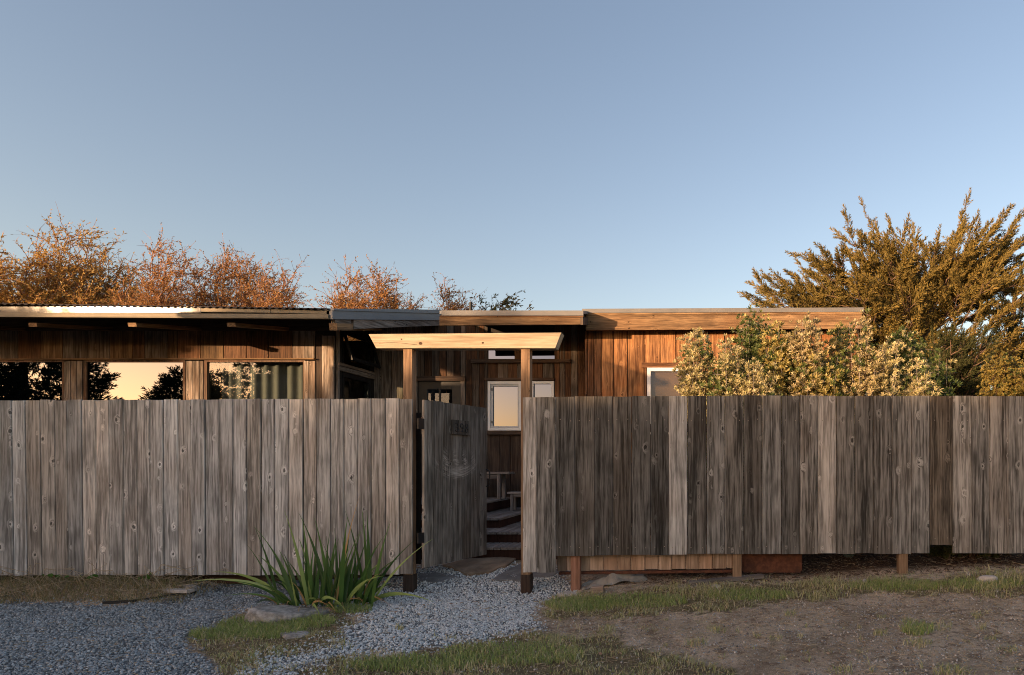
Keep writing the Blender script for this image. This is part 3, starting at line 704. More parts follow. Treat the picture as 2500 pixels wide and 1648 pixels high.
FRY = 10.25
rr_ = boxes("roof", [(XP(1430, FRY), XP(2104, FRY), FRY + .045, 14.4, 3.72, 3.86), (XP(1425, FRY), XP(2107, FRY), FRY + .03, 14.5, 3.862, 3.90)], M_DARKBEAM, cab)
strip("fascia_board", (1430.5, 2104), FRY, (769.5, 766.5), (806, 802), .045, M_FASCIA, rr_)
strip("trim_board", (1429, 2106), FRY - .012, (764, 761.5), (768.6, 765.8), .05, M_FASCIA, rr_, color=tone(1.15))
strip("edge_trim", (1421, 2109), FRY - .025, (753.8, 750.5), (763.7, 761.2), .05, M_EDGE, rr_)
boxes("end_board", [(XP(2104, FRY) + .001, XP(2104, FRY) + .04, FRY + .002, 14.3, 3.68, 3.88)], M_FASCIA, rr_)

# recess wall
rb = [912,930,955,968,985,1005,1019]
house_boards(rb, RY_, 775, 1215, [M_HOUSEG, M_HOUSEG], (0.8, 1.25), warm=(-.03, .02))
house_boards([1019,1036,1054,1072,1090,1108,1124,1137], RY_ + .01, 790, 919, [M_HOUSEG, M_HOUSE], (0.25, 0.55))  # recess boards from here on toned down, shade put into their colour
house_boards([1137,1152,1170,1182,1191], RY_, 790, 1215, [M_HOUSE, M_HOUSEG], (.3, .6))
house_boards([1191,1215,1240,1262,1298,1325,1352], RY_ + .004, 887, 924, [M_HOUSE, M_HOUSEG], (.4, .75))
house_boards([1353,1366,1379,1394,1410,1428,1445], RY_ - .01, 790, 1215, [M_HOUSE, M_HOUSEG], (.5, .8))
house_boards([1137,1160], RY_ - .012, 790, 878, [M_HOUSE, M_HOUSEG], (.4, .6))
house_boards([1191,1220,1246,1275,1300,1327,1352], RY_ + .004, 1062, 1215, [M_DARKBEAM, M_DARKBEAM], (.7, 1.2))  # darkest wood low in the recess, in place of deeper shade
house_boards([1275, 1297], RY_ + .004, 924, 1062, [M_HOUSE], .5)
house_boards([1297, 1325, 1352], RY_ + .005, 1051, 1062, [M_HOUSE], .5)
zc0, zc1 = ZP(877, RY_), ZP(835, RY_)
boxes("wall", [(-5.83, XP(1019, RY_), RY_ + .05, RY_ + .15, .4, 4.0), (XP(1137, RY_), XP(1160, RY_), RY_ + .05, RY_ + .15, .4, 4.0), (XP(1019, RY_), XP(1137, RY_), RY_ + .05, RY_ + .15, ZP(928, RY_), 4.0),
               (XP(1160, RY_), XP(1372, RY_), RY_ + .05, RY_ + .15, ZP(931, RY_), zc0), (XP(1160, RY_), XP(1372, RY_), RY_ + .05, RY_ + .15, zc1, 4.0), (XP(1160, RY_), XP(1440, RY_), RY_ + .05, RY_ + .15, .4, ZP(1051, RY_)),
               (XP(1372, RY_), -1.5, RY_ + .05, RY_ + .15, ZP(1051, RY_), 4.0), (-5.83, 2.6, 14.41, 14.5, .4, 3.7), (XP(1160, RY_), XP(1192, RY_), RY_ + .05, RY_ + .15, ZP(1051, RY_), ZP(931, RY_)),
               (XP(1274, RY_), XP(1297, RY_), RY_ + .05, RY_ + .15, ZP(1051, RY_), ZP(931, RY_)), (XP(1353, RY_), XP(1372, RY_), RY_ + .05, RY_ + .15, ZP(1051, RY_), ZP(931, RY_))], M_DARKIN, cab)
boxes("floor", [(-5.83, 2.6, RY_ + .16, 14.4, .72, .8)], M_DARKIN, cab)
ww = boxes("window", [(XP(1160, RY_) + .001, XP(1164, RY_), RY_ - .01, RY_ + .06, zc0, zc1), (XP(1257, RY_), XP(1272, RY_), RY_ - .02, RY_ + .06, zc0, zc1), (XP(1370, RY_), XP(1374, RY_), RY_ - .01, RY_ + .06, zc0, zc1), (XP(1160, RY_), XP(1374, RY_), RY_ - .012, RY_ + .06, zc0 - .03, zc0 + .004), (XP(1160, RY_), XP(1374, RY_), RY_ - .012, RY_ + .06, zc1 - .004, zc1 + .03)], M_HOUSE, cab, color=(.7, .7, .7))
for a, c in ((1164, 1257), (1272, 1370)):
    boxes("pane", [(XP(a, RY_) + .001, XP(c, RY_) - .001, RY_ + .03, RY_ + .036, zc0 + .001, zc1 - .001)], M_GLASSM, ww)
stick("shelf_trim", P(1151, 882, RY_ - .03), P(1393, 881.5, RY_ - .03), .065, .08, M_DARKBEAM, cab, up=(0, 1, 0), color=tone(1.3))
def white_window(a, c, t, bt, Y, pane_mat, fw=6.5, sash=True):
    x0, x1, z0, z1 = XP(a, Y), XP(c, Y), ZP(bt, Y), ZP(t, Y); w = fw * Y / F
    fo = boxes("window", [(x0, x0 + w, Y - .02, Y + .06, z0, z1), (x1 - w, x1, Y - .02, Y + .06, z0, z1), (x0 + w, x1 - w, Y - .019, Y + .06, z1 - w, z1), (x0 + w, x1 - w, Y - .019, Y + .06, z0, z0 + w)], M_WHITE, cab)
    w2 = w * .8 if sash else 0
    if sash:
        a0, a1, b0, b1 = x0 + w + .004, x1 - w - .004, z0 + w + .004, z1 - w - .004
        boxes("sash", [(a0, a0 + w2, Y, Y + .05, b0, b1), (a1 - w2 * .5, a1, Y, Y + .05, b0, b1), (a0 + w2, a1 - w2 * .5, Y + .001, Y + .05, b1 - w2, b1), (a0 + w2, a1 - w2 * .5, Y + .001, Y + .05, b0, b0 + w2 * .7)], plain("grey_vinyl", (.50, .52, .54), .4, var=.03), fo)
        for zz in (z0 + .13, z1 - .17):
            boxes("latch", [(a0 + .012, a0 + .03, Y - .012, Y - .0005, zz, zz + .045)], M_BLACK, fo)
    boxes("pane", [(x0 + w + w2 + .003, x1 - w - w2 * .5 - .003, Y + .03, Y + .036, z0 + w + w2 * .7 + .003, z1 - w - w2 - .003)], pane_mat, fo)
    return fo
white_window(1191.5, 1273.5, 931, 1051, RY_ - .01, M_GLASSM)
white_window(1297, 1352.5, 931, 1051, RY_ - .01, M_GLASSM, 6.0, sash=False)
stick("window_head", P(1184, 926, RY_ - .03), P(1274, 926, RY_ - .03), .05, .06, M_DARKBEAM, cab, color=tone(1.8, .1), up=(0, 1, 0))
stick("window_head", P(1294, 926, RY_ - .03), P(1353, 926, RY_ - .03), .05, .06, M_DARKBEAM, cab, color=tone(1.6, .1), up=(0, 1, 0))
stick("window_sill", P(1190, 1056.5, RY_ - .03), P(1275, 1056.5, RY_ - .03), .07, .07, M_DARKBEAM, cab, color=tone(1.2), up=(0, 1, 0))
# entry door
dz1 = ZP(931, RY_)
dr = boxes("door", [(XP(1021, RY_), XP(1042, RY_), RY_ + .02, RY_ + .065, FLOOR, dz1), (XP(1103, RY_), XP(1124, RY_), RY_ + .02, RY_ + .065, FLOOR, dz1), (XP(1042, RY_), XP(1103, RY_), RY_ + .021, RY_ + .064, dz1 - .14, dz1), (XP(1042, RY_), XP(1103, RY_), RY_ + .021, RY_ + .064, FLOOR, FLOOR + .25),
                    (XP(1070, RY_), XP(1074, RY_), RY_ + .025, RY_ + .06, FLOOR + .25, dz1 - .14), (XP(1042, RY_), XP(1070, RY_) - .001, RY_ + .026, RY_ + .06, 2.1, 2.13), (XP(1074, RY_) + .001, XP(1103, RY_), RY_ + .026, RY_ + .06, 2.1, 2.13)], M_BLACK, cab)
boxes("pane", [(XP(1042, RY_), XP(1103, RY_), RY_ + .04, RY_ + .045, FLOOR + .25, dz1 - .14)], M_GLASSD, dr)
boxes("handle", [(XP(1110, RY_), XP(1113, RY_), RY_ - .02, RY_ + .019, 1.78, 1.9)], M_EDGE, dr)
stick("door_head", P(1019, 924.5, RY_ - .02), P(1137, 924.5, RY_ - .02), .085, .06, M_DARKBEAM, cab, color=tone(1.3, .05), up=(0, 1, 0))
plank("door_casing", XP(1125, RY_), XP(1136, RY_), .8, ZP(931, RY_), RY_ - .015, .03, M_HOUSEG, cab, color=tone(.75))

# right wing front
re = [1427,1434,1450,1467.7,1498,1531.6,1572.6,1611.6,1650,1690,1729,1769,1808,1848,1887,1927,1966,2006,2045,2085,2096]
for i in range(len(re) - 1):
    a, c = re[i], re[i + 1]; g = .006
    hole = 1572 <= a < 1683
    if hole:
        segs = ((808, 885),)
    else: segs = ((808, 1130),)
    for (t, bt) in segs:
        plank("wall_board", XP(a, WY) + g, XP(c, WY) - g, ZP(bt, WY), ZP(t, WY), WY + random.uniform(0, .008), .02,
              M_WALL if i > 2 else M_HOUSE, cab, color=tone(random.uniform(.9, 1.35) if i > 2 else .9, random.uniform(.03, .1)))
plank("wall_board", XP(1572.6, WY) + .003, XP(1579, WY) - .003, ZP(1130, WY), ZP(899, WY), WY, .02, M_HOUSE, cab, color=tone(1.1, .05))
plank("wall_board", XP(1684, WY) + .003, XP(1690, WY) - .003, ZP(1130, WY), ZP(885, WY), WY + .002, .02, M_HOUSE, cab, color=tone(1.1, .05))
stick("window_head", P(1567, 891.5, WY - .015), P(1690, 891.5, WY - .015), .085, .03, M_HOUSE, cab, color=tone(1.0, .08), up=(0, 1, 0))
wx0, wx1, wzz0, wzz1 = XP(1580, WY), XP(1683, WY), ZP(1060, WY), ZP(898, WY)
wr = white_window(1580, 1683, 898, 1060, WY - .01, M_GLASSD, 8.5, sash=False)
boxes("blind", [(wx0 + .05, wx1 - .05, WY + .045, WY + .05, wzz0 + .05, wzz1 - .03)], M_BLIND, wr)
X0r, X1r = XP(1427, WY), XP(2095, WY)
boxes("wall", [(X0r, wx0, WY + .04, WY + .14, .4, 3.72), (wx1, X1r, WY + .04, WY + .14, .4, 3.72), (wx0, wx1, WY + .04, WY + .14, wzz1, 3.72), (wx0, wx1, WY + .04, WY + .14, .4, wzz0),
               (X1r - .1, X1r, WY + .15, 14.4, .4, 3.72), (X0r, X0r + .08, WY + .15, RY_ + .04, .4, 3.72)], M_DARKIN, cab)
# flue pipe on the entry roof
fx = XP(1149.5, 12.6)
fl_v, fl_f = tubes([(fx, 12.6, 3.80)], [(fx, 12.6, ZP(738, 12.6))], [.032], [.032], 10)
flue = big_mesh("vent_pipe", fl_v, fl_f, M_BLACK, cab)

# ------------------------------------------------------------------ entry steps, deck, bench, stool, flagstones
st = thing("entry_steps", (-3.3, 9.2, 0.2), "low grey slatted wooden steps and landing inside the gate", "steps")
def tread(x0, x1, y0, y1, z, bw, fascia):
    x = x0
    while x < x1 - .02:
        xe = min(x + bw, x1)
        p = plank("deck_board", 0, xe - x - .008, 0, y1 - y0, 0, .03, M_DECK, None, color=tone(random.uniform(.8, 1.15)))
        Mx = Matrix.Translation(((x + xe) / 2, y0, z)) @ Matrix.Rotation(math.radians(-90), 4, 'X')
        p.matrix_basis = Mx; WM[p] = Mx; p.parent = st; p.matrix_parent_inverse = WM[st].inverted()
        x = xe
for (x0, x1, y0, y1, z, bw) in ((-3.9, -1.5, 7.72, 8.25, .365, .085), (-4.9, -2.25, 8.2, 11.08, .505, .14), (-4.9, -2.77, 8.73, 11.07, .645, .14), (-4.95, -3.28, 9.3, 11.06, .825, .14)):
    tread(x0, x1, y0, y1, z, bw, None)
    boxes("riser", [(x0 + .02, x1 - .02, y0 + .03, y0 + .06, z - .16, z - .032), (x1 - .05, x1 - .021, y0 + .061, y1, z - .16, z - .032)], M_POSTRED, st, color=(.2, .16, .16))
bench = thing("bench", (-3.75, 10.6, .825), "plain grey wooden bench on the upper landing against the wall", "bench")
for k in range(3):
    stick("seat_board", (-4.4, 10.42 + k * .115, 1.262), (-3.15, 10.42 + k * .115, 1.262), .11, .035, M_DECK, bench, up=(0, 0, 1), color=tone(1.1))
for x in (-4.28, -3.33):
    for y in (10.41, 10.66):
        stick("leg", (x, y, .826), (x, y, 1.243), .055, .05, M_DECK, bench, color=tone(.9))
stick("apron", (-4.25, 10.40, 1.205), (-3.36, 10.40, 1.205), .07, .025, M_DECK, bench, up=(0, 1, 0), color=tone(.7))
stool = thing("low_stool", (-2.9, 10.25, .645), "low grey wooden stool standing one step below the bench", "stool")
for k in range(2):
    stick("seat_board", (-3.10, 10.15 + k * .12, .94), (-2.55, 10.15 + k * .12, .94), .115, .03, M_DECK, stool, up=(0, 0, 1), color=tone(1.05))
for x in (-3.03, -2.62):
    for y in (10.13, 10.3): stick("leg", (x, y, .646), (x, y, .923), .04, .04, M_DECK, stool, color=tone(1.0))
stick("apron", (-3.0, 10.12, .90), (-2.65, 10.12, .90), .05, .02, M_DECK, stool, up=(0, 1, 0), color=tone(.8))
def flag(label, pts, mat, th=.05, lift=.012):
    g = [gpt(a, c) for a, c in pts]
    c = sum(g, Vector()) / len(g)
    # refine outline with small uneven steps
    out = []
    for i in range(len(g)):
        a, d = g[i], g[(i + 1) % len(g)]
        for t in (0, .33, .66):
            p = a.lerp(d, t) + Vector((random.uniform(-.012, .012), random.uniform(-.02, .02), 0))
            out.append(p)
    nn = len(out)
    top = [Vector((p.x, p.y, float(gz(p.x, p.y)) + lift + th * .5 + random.uniform(-.004, .004))) for p in out]
    V = [p + (p - c).normalized() * .012 - Vector((0, 0, .012)) - c for p in top] + [p - (p - c).normalized() * .01 - c for p in top] + [p + (p - c).normalized() * .005 - Vector((0, 0, th + .04)) - c for p in top] + [Vector((0, 0, float(gz(c.x, c.y)) + lift + th * .55 - c.z))]
    fs = [(i, (i+1) % nn, nn + (i+1) % nn, nn + i) for i in range(nn)] + [(2*nn + i, 2*nn + (i+1) % nn, (i+1) % nn, i) for i in range(nn)] + [(nn + i, nn + (i+1) % nn, 3*nn) for i in range(nn)]
    o = mesh_obj("flagstone", V, fs, mat, None, Matrix.Translation(c))
    return tag(o, label, "flagstone", "flagstones at the gate")
flag("brown flagstone in front of the wooden steps", [(1082,1384),(1149,1369),(1262,1368),(1233,1385),(1195,1399),(1149,1408),(1118,1394)], M_BROWNST)
flag("small dark grey flagstone beside the left gate post", [(1019,1403),(1065,1399),(1114,1410),(1076,1423),(1021,1420)], M_SLATE, .03, .0)
flag("large grey flagstone behind the right gate post", [(1199,1418),(1275,1376),(1375,1395),(1352,1406),(1306,1412),(1275,1421)], M_SLATE, .03, .004)

# ------------------------------------------------------------------ rocks and scraps
def rock(name, label, center, r, mat, cat="rock", seed=0, flat=0.5):
    rg = np.random.default_rng(seed)
    import bmesh
    bm = bmesh.new(); bmesh.ops.create_icosphere(bm, subdivisions=4, radius=1)
    ph = rg.uniform(0, 6, (5, 3)); fr = rg.normal(size=(5, 3)) * 1.6
    for v_ in bm.verts:
        p = np.array(v_.co); d = 1 + sum(.10 * math.sin(float(fr[k] @ p) + ph[k, 0]) for k in range(5))
        d += .035 * math.sin(9 * p[0] + 14 * p[2] + ph[1, 1]) + .03 * math.sin(13 * p[1] - 8 * p[0] + ph[2, 1]) + .02 * math.sin(27 * p[2] + 11 * p[0]); p = p * d; p[2] = max(min(p[2], flat), -.6)
        v_.co = Vector((p[0] * r[0], p[1] * r[1], p[2] * r[2]))
    me = bpy.data.meshes.new(name); bm.to_mesh(me); bm.free(); me.shade_smooth(); me.materials.append(mat)
    o = bpy.data.objects.new(name, me)
    setup(o, None, Matrix.Translation(center) @ Matrix.Rotation(rg.uniform(-.2, .2), 4, 'Z'))
    return tag(o, label, cat)
c = gpt(705, 1516); o = rock("boulder", "flat grey boulder half buried in front of the sword-leaved plant", c + Vector((0, .05, .0)), (.29, .17, .15), M_STONE, seed=3, flat=.42)
o.matrix_basis = Matrix.Translation(c + Vector((0, .1, .01))) @ Matrix.Rotation(.45, 4, 'Z') @ Matrix.Rotation(.16, 4, 'Y'); WM[o] = o.matrix_basis.copy()
c = gpt(722, 1552); rock("rock", "small flat grey rock in the grass below the boulder", c, (.11, .08, .05), M_STONE, seed=4)
c = gpt(2412, 1420); rock("rock", "rounded pale rock at the right edge of the grass strip", c + Vector((0, 0, .015)), (.085, .06, .055), M_PALEST, seed=5, flat=.8)
c = gpt(1750, 1433); rock("rock", "small white stone in the grass beside the middle fence post", c, (.045, .035, .035), M_PALEST, seed=6, flat=.8)
c = gpt(2112, 1421); rock("rock", "little pale upright stone between grass and mulch", c, (.022, .02, .035), M_PALEST, seed=8, flat=.9)
c = gpt(1395, 1452); rock("concrete_footing", "rough pale concrete collar around the reddish fence post", c + Vector((0, .05, -.015)), (.17, .12, .05), M_PALEST, "footing", seed=9, flat=.6)
c = gpt(467, 1438); rock("rock", "grey rock at the edge of the gravel under the left fence", c, (.09, .06, .06), M_STONE, seed=12, flat=.8)
p0, p1 = gpt(1678, 1431, .03), gpt(1862, 1414, .035)
tag(stick("scrap_board", p0, p1, .09, .04, M_DECK, None, up=(0, 0, 1), color=tone(.8, .04)), "weathered scrap board lying on the ground under the right fence", "board")
c = gpt(1460, 1448); tag(stick("wood_block", c + Vector((-.06, 0, .03)), c + Vector((.06, 0, .04)), .09, .07, M_PALE, None, up=(0, 0, 1), color=tone(.8)), "short cut-off wood block near the reddish post", "block")
# crumpled landscape cloth
n1_, n2_ = 26, 12; vs = []
c0, c1 = gpt(1425, 1434), gpt(1575, 1416)
for j in range(n2_):
    for i in range(n1_):
        u, w = i / (n1_ - 1), j / (n2_ - 1)
        p = c0.lerp(c1, u) + Vector((0, (w - .4) * .28, 0))
        p.x += .03 * math.sin(9 * w + 4 * u)
        z = float(gz(p.x, p.y)) + .012 + .10 * math.exp(-((u - .55) / .2) ** 2 - ((w - .5) / .3) ** 2) + .03 * abs(math.sin(7 * u + 5 * w)) * math.sin(math.pi * u) + .02 * math.sin(19 * u - 6 * w) * math.sin(math.pi * w)
        vs.append((p.x - c0.x, p.y - c0.y, z - c0.z))
o = mesh_obj("ground_cloth", vs, [(j*n1_+i, j*n1_+i+1, (j+1)*n1_+i+1, (j+1)*n1_+i) for j in range(n2_-1) for i in range(n1_-1)], M_TARP, None, Matrix.Translation(c0))
o.modifiers.new("s", 'SOLIDIFY').thickness = .004
tag(o, "crumpled grey landscape cloth beneath the skirt boards", "cloth")
# plastic edging of the left bed
ed = [gpt(a, c) for a, c in ((250, 1475), (320, 1471), (380, 1463), (440, 1454), (478, 1449))]
vs = []
for p in ed: vs += [(p.x, p.y, p.z - .05), (p.x, p.y, p.z + .026), (p.x, p.y + .012, p.z + .026), (p.x, p.y + .012, p.z - .05)]
tag(mesh_obj("bed_edging", vs, [(4*i+k, 4*(i+1)+k, 4*(i+1)+(k+1)%4, 4*i+(k+1)%4) for i in range(len(ed)-1) for k in range(4)], M_PLASTIC), "black plastic edging strip between gravel and the left bed", "edging")
c = gpt(432, 1455); tag(stick("paver", c + Vector((-.13, .03, .05)), c + Vector((.12, .03, .045)), .10, .03, M_PALEST, None, up=(0, 0, 1)), "pale flat paver at the foot of the left fence post", "paver")

lf_v0 = np.array([(0,0,0),(.35,.06,.4),(0,.03,1.0),(-.35,.06,.4)]); lf_f0 = np.array([(0,1,2),(0,2,3)])
# ------------------------------------------------------------------ gravel, grass, litter (stuff)
octv = np.array([(1,0,0),(-1,0,0),(0,1,0),(0,-1,0),(0,0,1),(0,0,-1)], float)
octf = np.array([(0,2,4),(2,1,4),(1,3,4),(3,0,4),(2,0,5),(1,2,5),(3,1,5),(0,3,5)])
def pebbles(name, x, y, smin, smax, mat, sink=.2):
    n = len(x); s = RNG.uniform(smin, smax, n)
    z = gz(x, y) + s * (.5 - sink)
    V, Fq = scatter(octv, octf, np.stack([x, y, z], 1), rdir(n), rdir(n), np.stack([s, s * RNG.uniform(.6, 1, n), s * RNG.uniform(.5, .9, n)], 1))
    V = V + RNG.normal(size=V.shape) * np.repeat(s, 6)[:, None] * .16
    o = big_mesh(name, V, Fq, mat); o["kind"] = "stuff"
    return o
def stonemat(name, cols):
    m = leafmat(name, cols, 0, .8, .25); return m
M_GRAVEL = stonemat("gravel_stone", [(.14,.155,.165),(.36,.385,.40),(.24,.26,.275),(.48,.51,.53),(.28,.305,.315),(.60,.62,.63),(.18,.195,.205),(.40,.38,.35)])
M_GRAVEL2 = stonemat("path_gravel_stone", [(.26,.275,.285),(.66,.69,.70),(.48,.51,.52),(.80,.82,.82),(.58,.58,.57),(.86,.86,.84),(.36,.38,.39),(.66,.64,.60)])
def sample(n, x0, x1, y0, y1): return RNG.uniform(x0, x1, n), RNG.uniform(y0, y1, n)
x, y = sample(300000, -9, -.8, 3.0, 8.2)
px, py = proj(x, y, gz(x, y)); jx, jy = jit(x, y, 9.0); jn = RNG.normal(size=len(x)) * 18
inL = inpoly(px + jx + jn, py + jy + jn * .6, GRAVEL_L); inC = inpoly(px + jx + jn, py + jy + jn * .6, GRAVEL_C) | (inL & (px > 800) & (py < 1480))
inL &= ~inC
keep = (RNG.uniform(size=len(x)) < .56) & (px > -420) & (py < 1740)
gl = pebbles("gravel", x[inL & keep], y[inL & keep], .005, .0145, M_GRAVEL)
gl["label"] = "blue grey crushed gravel of the drive"
gc = pebbles("gravel", x[inC & keep], y[inC & keep], .005, .015, M_GRAVEL2)
gc["label"] = "pale grey crushed gravel of the gate path"
x, y = sample(9000, -4.2, 4.6, 3.2, 6.5)
g_, gr_ = zones(x, y); k = ~g_ & (RNG.uniform(size=len(x)) < np.where(gr_, .12, .7))
pebbles("gravel", x[k], y[k], .003, .009, M_GRAVEL, sink=.4)["label"] = "loose pebbles in the dirt track"

x, y = sample(30000, -4.6, 4.6, 3.2, 6.6)
g_, gr_ = zones(x, y); k = ~g_ & (RNG.uniform(size=len(x)) < np.where(gr_, .3, .8) * (.35 + .65 * (np.sin(x * 3.1 + 2 * np.sin(y * 2.3)) * np.sin(y * 4.1 + x) > -.1)))
pebbles("soil_crumbs", x[k], y[k], .003, .013, stonemat("soil_crumb", [(.22,.175,.14),(.52,.45,.375),(.36,.295,.245),(.70,.62,.54),(.13,.10,.08),(.44,.37,.305)]), sink=.3)["label"] = "crumbs of brown soil and grit on the dirt track"
def blades(name, x, y, h, w, mat, lay=0.5, dirbias=(0.0, 0.0)):
    n = len(x); z = gz(x, y)
    a = RNG.uniform(0, 2 * math.pi, n); ln = np.abs(RNG.normal(lay, .25, n))
    dx = np.cos(a) * ln + dirbias[0]; dy = np.sin(a) * ln + dirbias[1]
    b_ = RNG.uniform(0, 2 * math.pi, n); sx_, sy_ = np.cos(b_) * w * .5, np.sin(b_) * w * .5
    hm, ht = h * .55, h * np.clip(1.05 - .35 * ln, .25, 1.0)
    base = np.stack([x, y, z - .004], 1)
    mid = base + np.stack([dx * h * .3, dy * h * .3, hm], 1); tip = base + np.stack([dx * h, dy * h, ht], 1)
    sd = np.stack([sx_, sy_, np.zeros(n)], 1)
    V = np.stack([base - sd, base + sd, mid + sd * .8, mid - sd * .8, tip], 1).reshape(-1, 3)
    q = np.array([(0, 1, 2), (0, 2, 3), (3, 2, 4)])
    Fq = (q[None] + (np.arange(n) * 5)[:, None, None]).reshape(-1, 3)
    o = big_mesh(name, V, Fq, mat); o["kind"] = "stuff"; return o
M_GRASS = leafmat("grass_blades", [(.28,.29,.10),(.38,.39,.14),(.70,.57,.37),(.25,.29,.11),(.43,.43,.19),(.62,.49,.31),(.32,.34,.13),(.76,.66,.48)], .25)
M_GRASSG = leafmat("fresh_grass_blades", [(.20,.26,.075),(.32,.40,.12),(.24,.31,.09),(.42,.47,.18),(.28,.33,.11),(.60,.51,.29)], .25)
M_STRAW = leafmat("dry_straw", [(.42,.32,.20),(.56,.45,.30),(.32,.23,.14),(.50,.39,.26)], .15)
x, y = sample(150000, -5.4, 4.8, 3.0, 6.95)
px, py = proj(x, y, gz(x, y)); jx, jy = jit(x, y, 9.0); jn = RNG.normal(size=len(x)) * 9
gq = np.zeros(len(x), bool)
for q in GRASS: gq |= inpoly(px + jx + jn, py + jy + jn * .5, q)
dens = .55 + .45 * np.sin(x * 9 + 3 * np.sin(y * 7)) * np.sin(y * 11 + x * 3)
gq &= RNG.uniform(size=len(x)) < dens
rt = random.Random(3)
for (tx, ty, tr) in TUFTS + [(rt.uniform(1330, 2560), rt.uniform(1480, 1660), rt.uniform(4, 16)) for _ in range(70)] + [(rt.uniform(900, 1500), rt.uniform(1530, 1640), rt.uniform(5, 14)) for _ in range(18)]:
    gq |= ((px - tx) / tr) ** 2 + ((py - ty) / (tr * .35)) ** 2 < RNG.uniform(.2, 1, len(x))
hh = RNG.uniform(.02, .055, len(x)) * (1 + .7 * np.sin(x * 6 + 2 * np.sin(y * 5)) * np.sin(y * 8 + x * 2)) * (1 + .5 * (py < 1470))
blades("grass", x[gq], y[gq], hh[gq], .0055, M_GRASS, .65)["label"] = "short patchy grass with dry blades"
# brighter grass by the boulder and the reddish post
xa, ya = [], []
for (tx, ty, rx, ry, n) in ((640,1535,110,26,2600),(760,1520,60,14,900),(520,1552,60,12,600),(1420,1478,90,16,1600),(1560,1470,120,16,1500),(1830,1455,110,12,1200),(2190,1432,120,12,1300),(2400,1428,100,12,900),(1250,1600,180,26,1600),(1000,1625,160,18,1200),(2240,1540,40,14,300),(860,1490,50,10,500)):
    for _ in range(n):
        r = math.sqrt(random.random()); an = random.random() * 6.283
        xa.append(tx + rx * r * math.cos(an)); ya.append(ty + ry * r * math.sin(an))
qx, qy = np.array(xa), np.array(ya); YY = np.full(len(qx), 6.0)
for _ in range(25): YY = .5 * YY + .5 * F * (EYE - gz((qx - CX) * YY / F, YY)) / (qy - CY)
xa, ya = (qx - CX) * YY / F, YY
blades("grass", xa, ya, RNG.uniform(.03, .08, len(xa)), .006, M_GRASSG, .5)["label"] = "tufts of fresh green grass"
x, y = sample(26000, -4.4, 4.7, 3.2, 6.5); g_, gr_ = zones(x, y)
mk = np.sin(x * 2.7 + 2 * np.sin(y * 1.9)) * np.sin(y * 3.7 + x * 1.3) + .5 * np.sin(x * 7 + y * 5)
k = ~g_ & (RNG.uniform(size=len(x)) < np.clip(.25 + .5 * mk, .03, .8))
x, y = x[k], y[k]
blades("dry_stubble", x, y, RNG.uniform(.008, .032, len(x)), .005, M_STRAW, .9)["label"] = "sparse dry stubble on the dirt track"
x, y = sample(2600, -5.2, 4.7, 3.2, 6.6); n = len(x); a = RNG.uniform(0, 6.283, n)
V, Fq = scatter(lf_v0, lf_f0, np.stack([x, y, gz(x, y) + .006], 1), np.stack([np.cos(a), np.sin(a), RNG.uniform(-.1, .3, n)], 1), np.stack([-np.sin(a), np.cos(a), RNG.normal(0, .3, n)], 1), RNG.uniform(.012, .036, n))
o = big_mesh("leaf_litter", V, Fq, leafmat("dead_leaf", [(.30,.17,.09),(.44,.30,.17),(.22,.14,.09),(.55,.42,.28),(.36,.20,.12)], .1)); o["kind"] = "stuff"; o["label"] = "small dead leaves and chips scattered on the ground"
# straw and litter
x, y = sample(16000, -5.6, 4.6, 3.2, 7.2)
px, py = proj(x, y, gz(x, y)); g_, gr_ = zones(x, y)
k = RNG.uniform(size=len(x)) < np.where(g_ & ~gr_, .10, .5)
x, y = x[k], y[k]; n = len(x); a = RNG.uniform(0, 6.283, n); L = RNG.uniform(.02, .10, n)
P0 = np.stack([x, y, gz(x, y) + .008], 1); xe, ye = x + np.cos(a) * L, y + np.sin(a) * L * .8
P1 = np.stack([xe, ye, gz(xe, ye) + .012 + RNG.uniform(0, .012, n)], 1)
V, Fq = tubes(P0, P1, RNG.uniform(.0015, .0038, n), np.full(n, .0012), 3)
o = big_mesh("straw_litter", V, Fq, M_STRAW); o["kind"] = "stuff"; o["label"] = "scattered dry stems and straw on the ground"
# mulch chips under the right fence
x, y = sample(7000, -.9, 4.6, 6.62, 8.3); n = len(x); a = RNG.uniform(0, 6.283, n); L = RNG.uniform(.015, .07, n)
P0 = np.stack([x, y, gz(x, y) + .004], 1); P1 = P0 + np.stack([np.cos(a) * L, np.sin(a) * L, RNG.uniform(0, .02, n)], 1)
V, Fq = tubes(P0, P1, RNG.uniform(.002, .006, n), RNG.uniform(.001, .004, n), 3)
M_MULCH = leafmat("mulch_chips", [(.06,.035,.022),(.15,.09,.055),(.09,.05,.03),(.26,.18,.12)], 0, .9)
o = big_mesh("mulch", V, Fq, M_MULCH); o["kind"] = "stuff"; o["label"] = "bark mulch and twigs under the right fence"

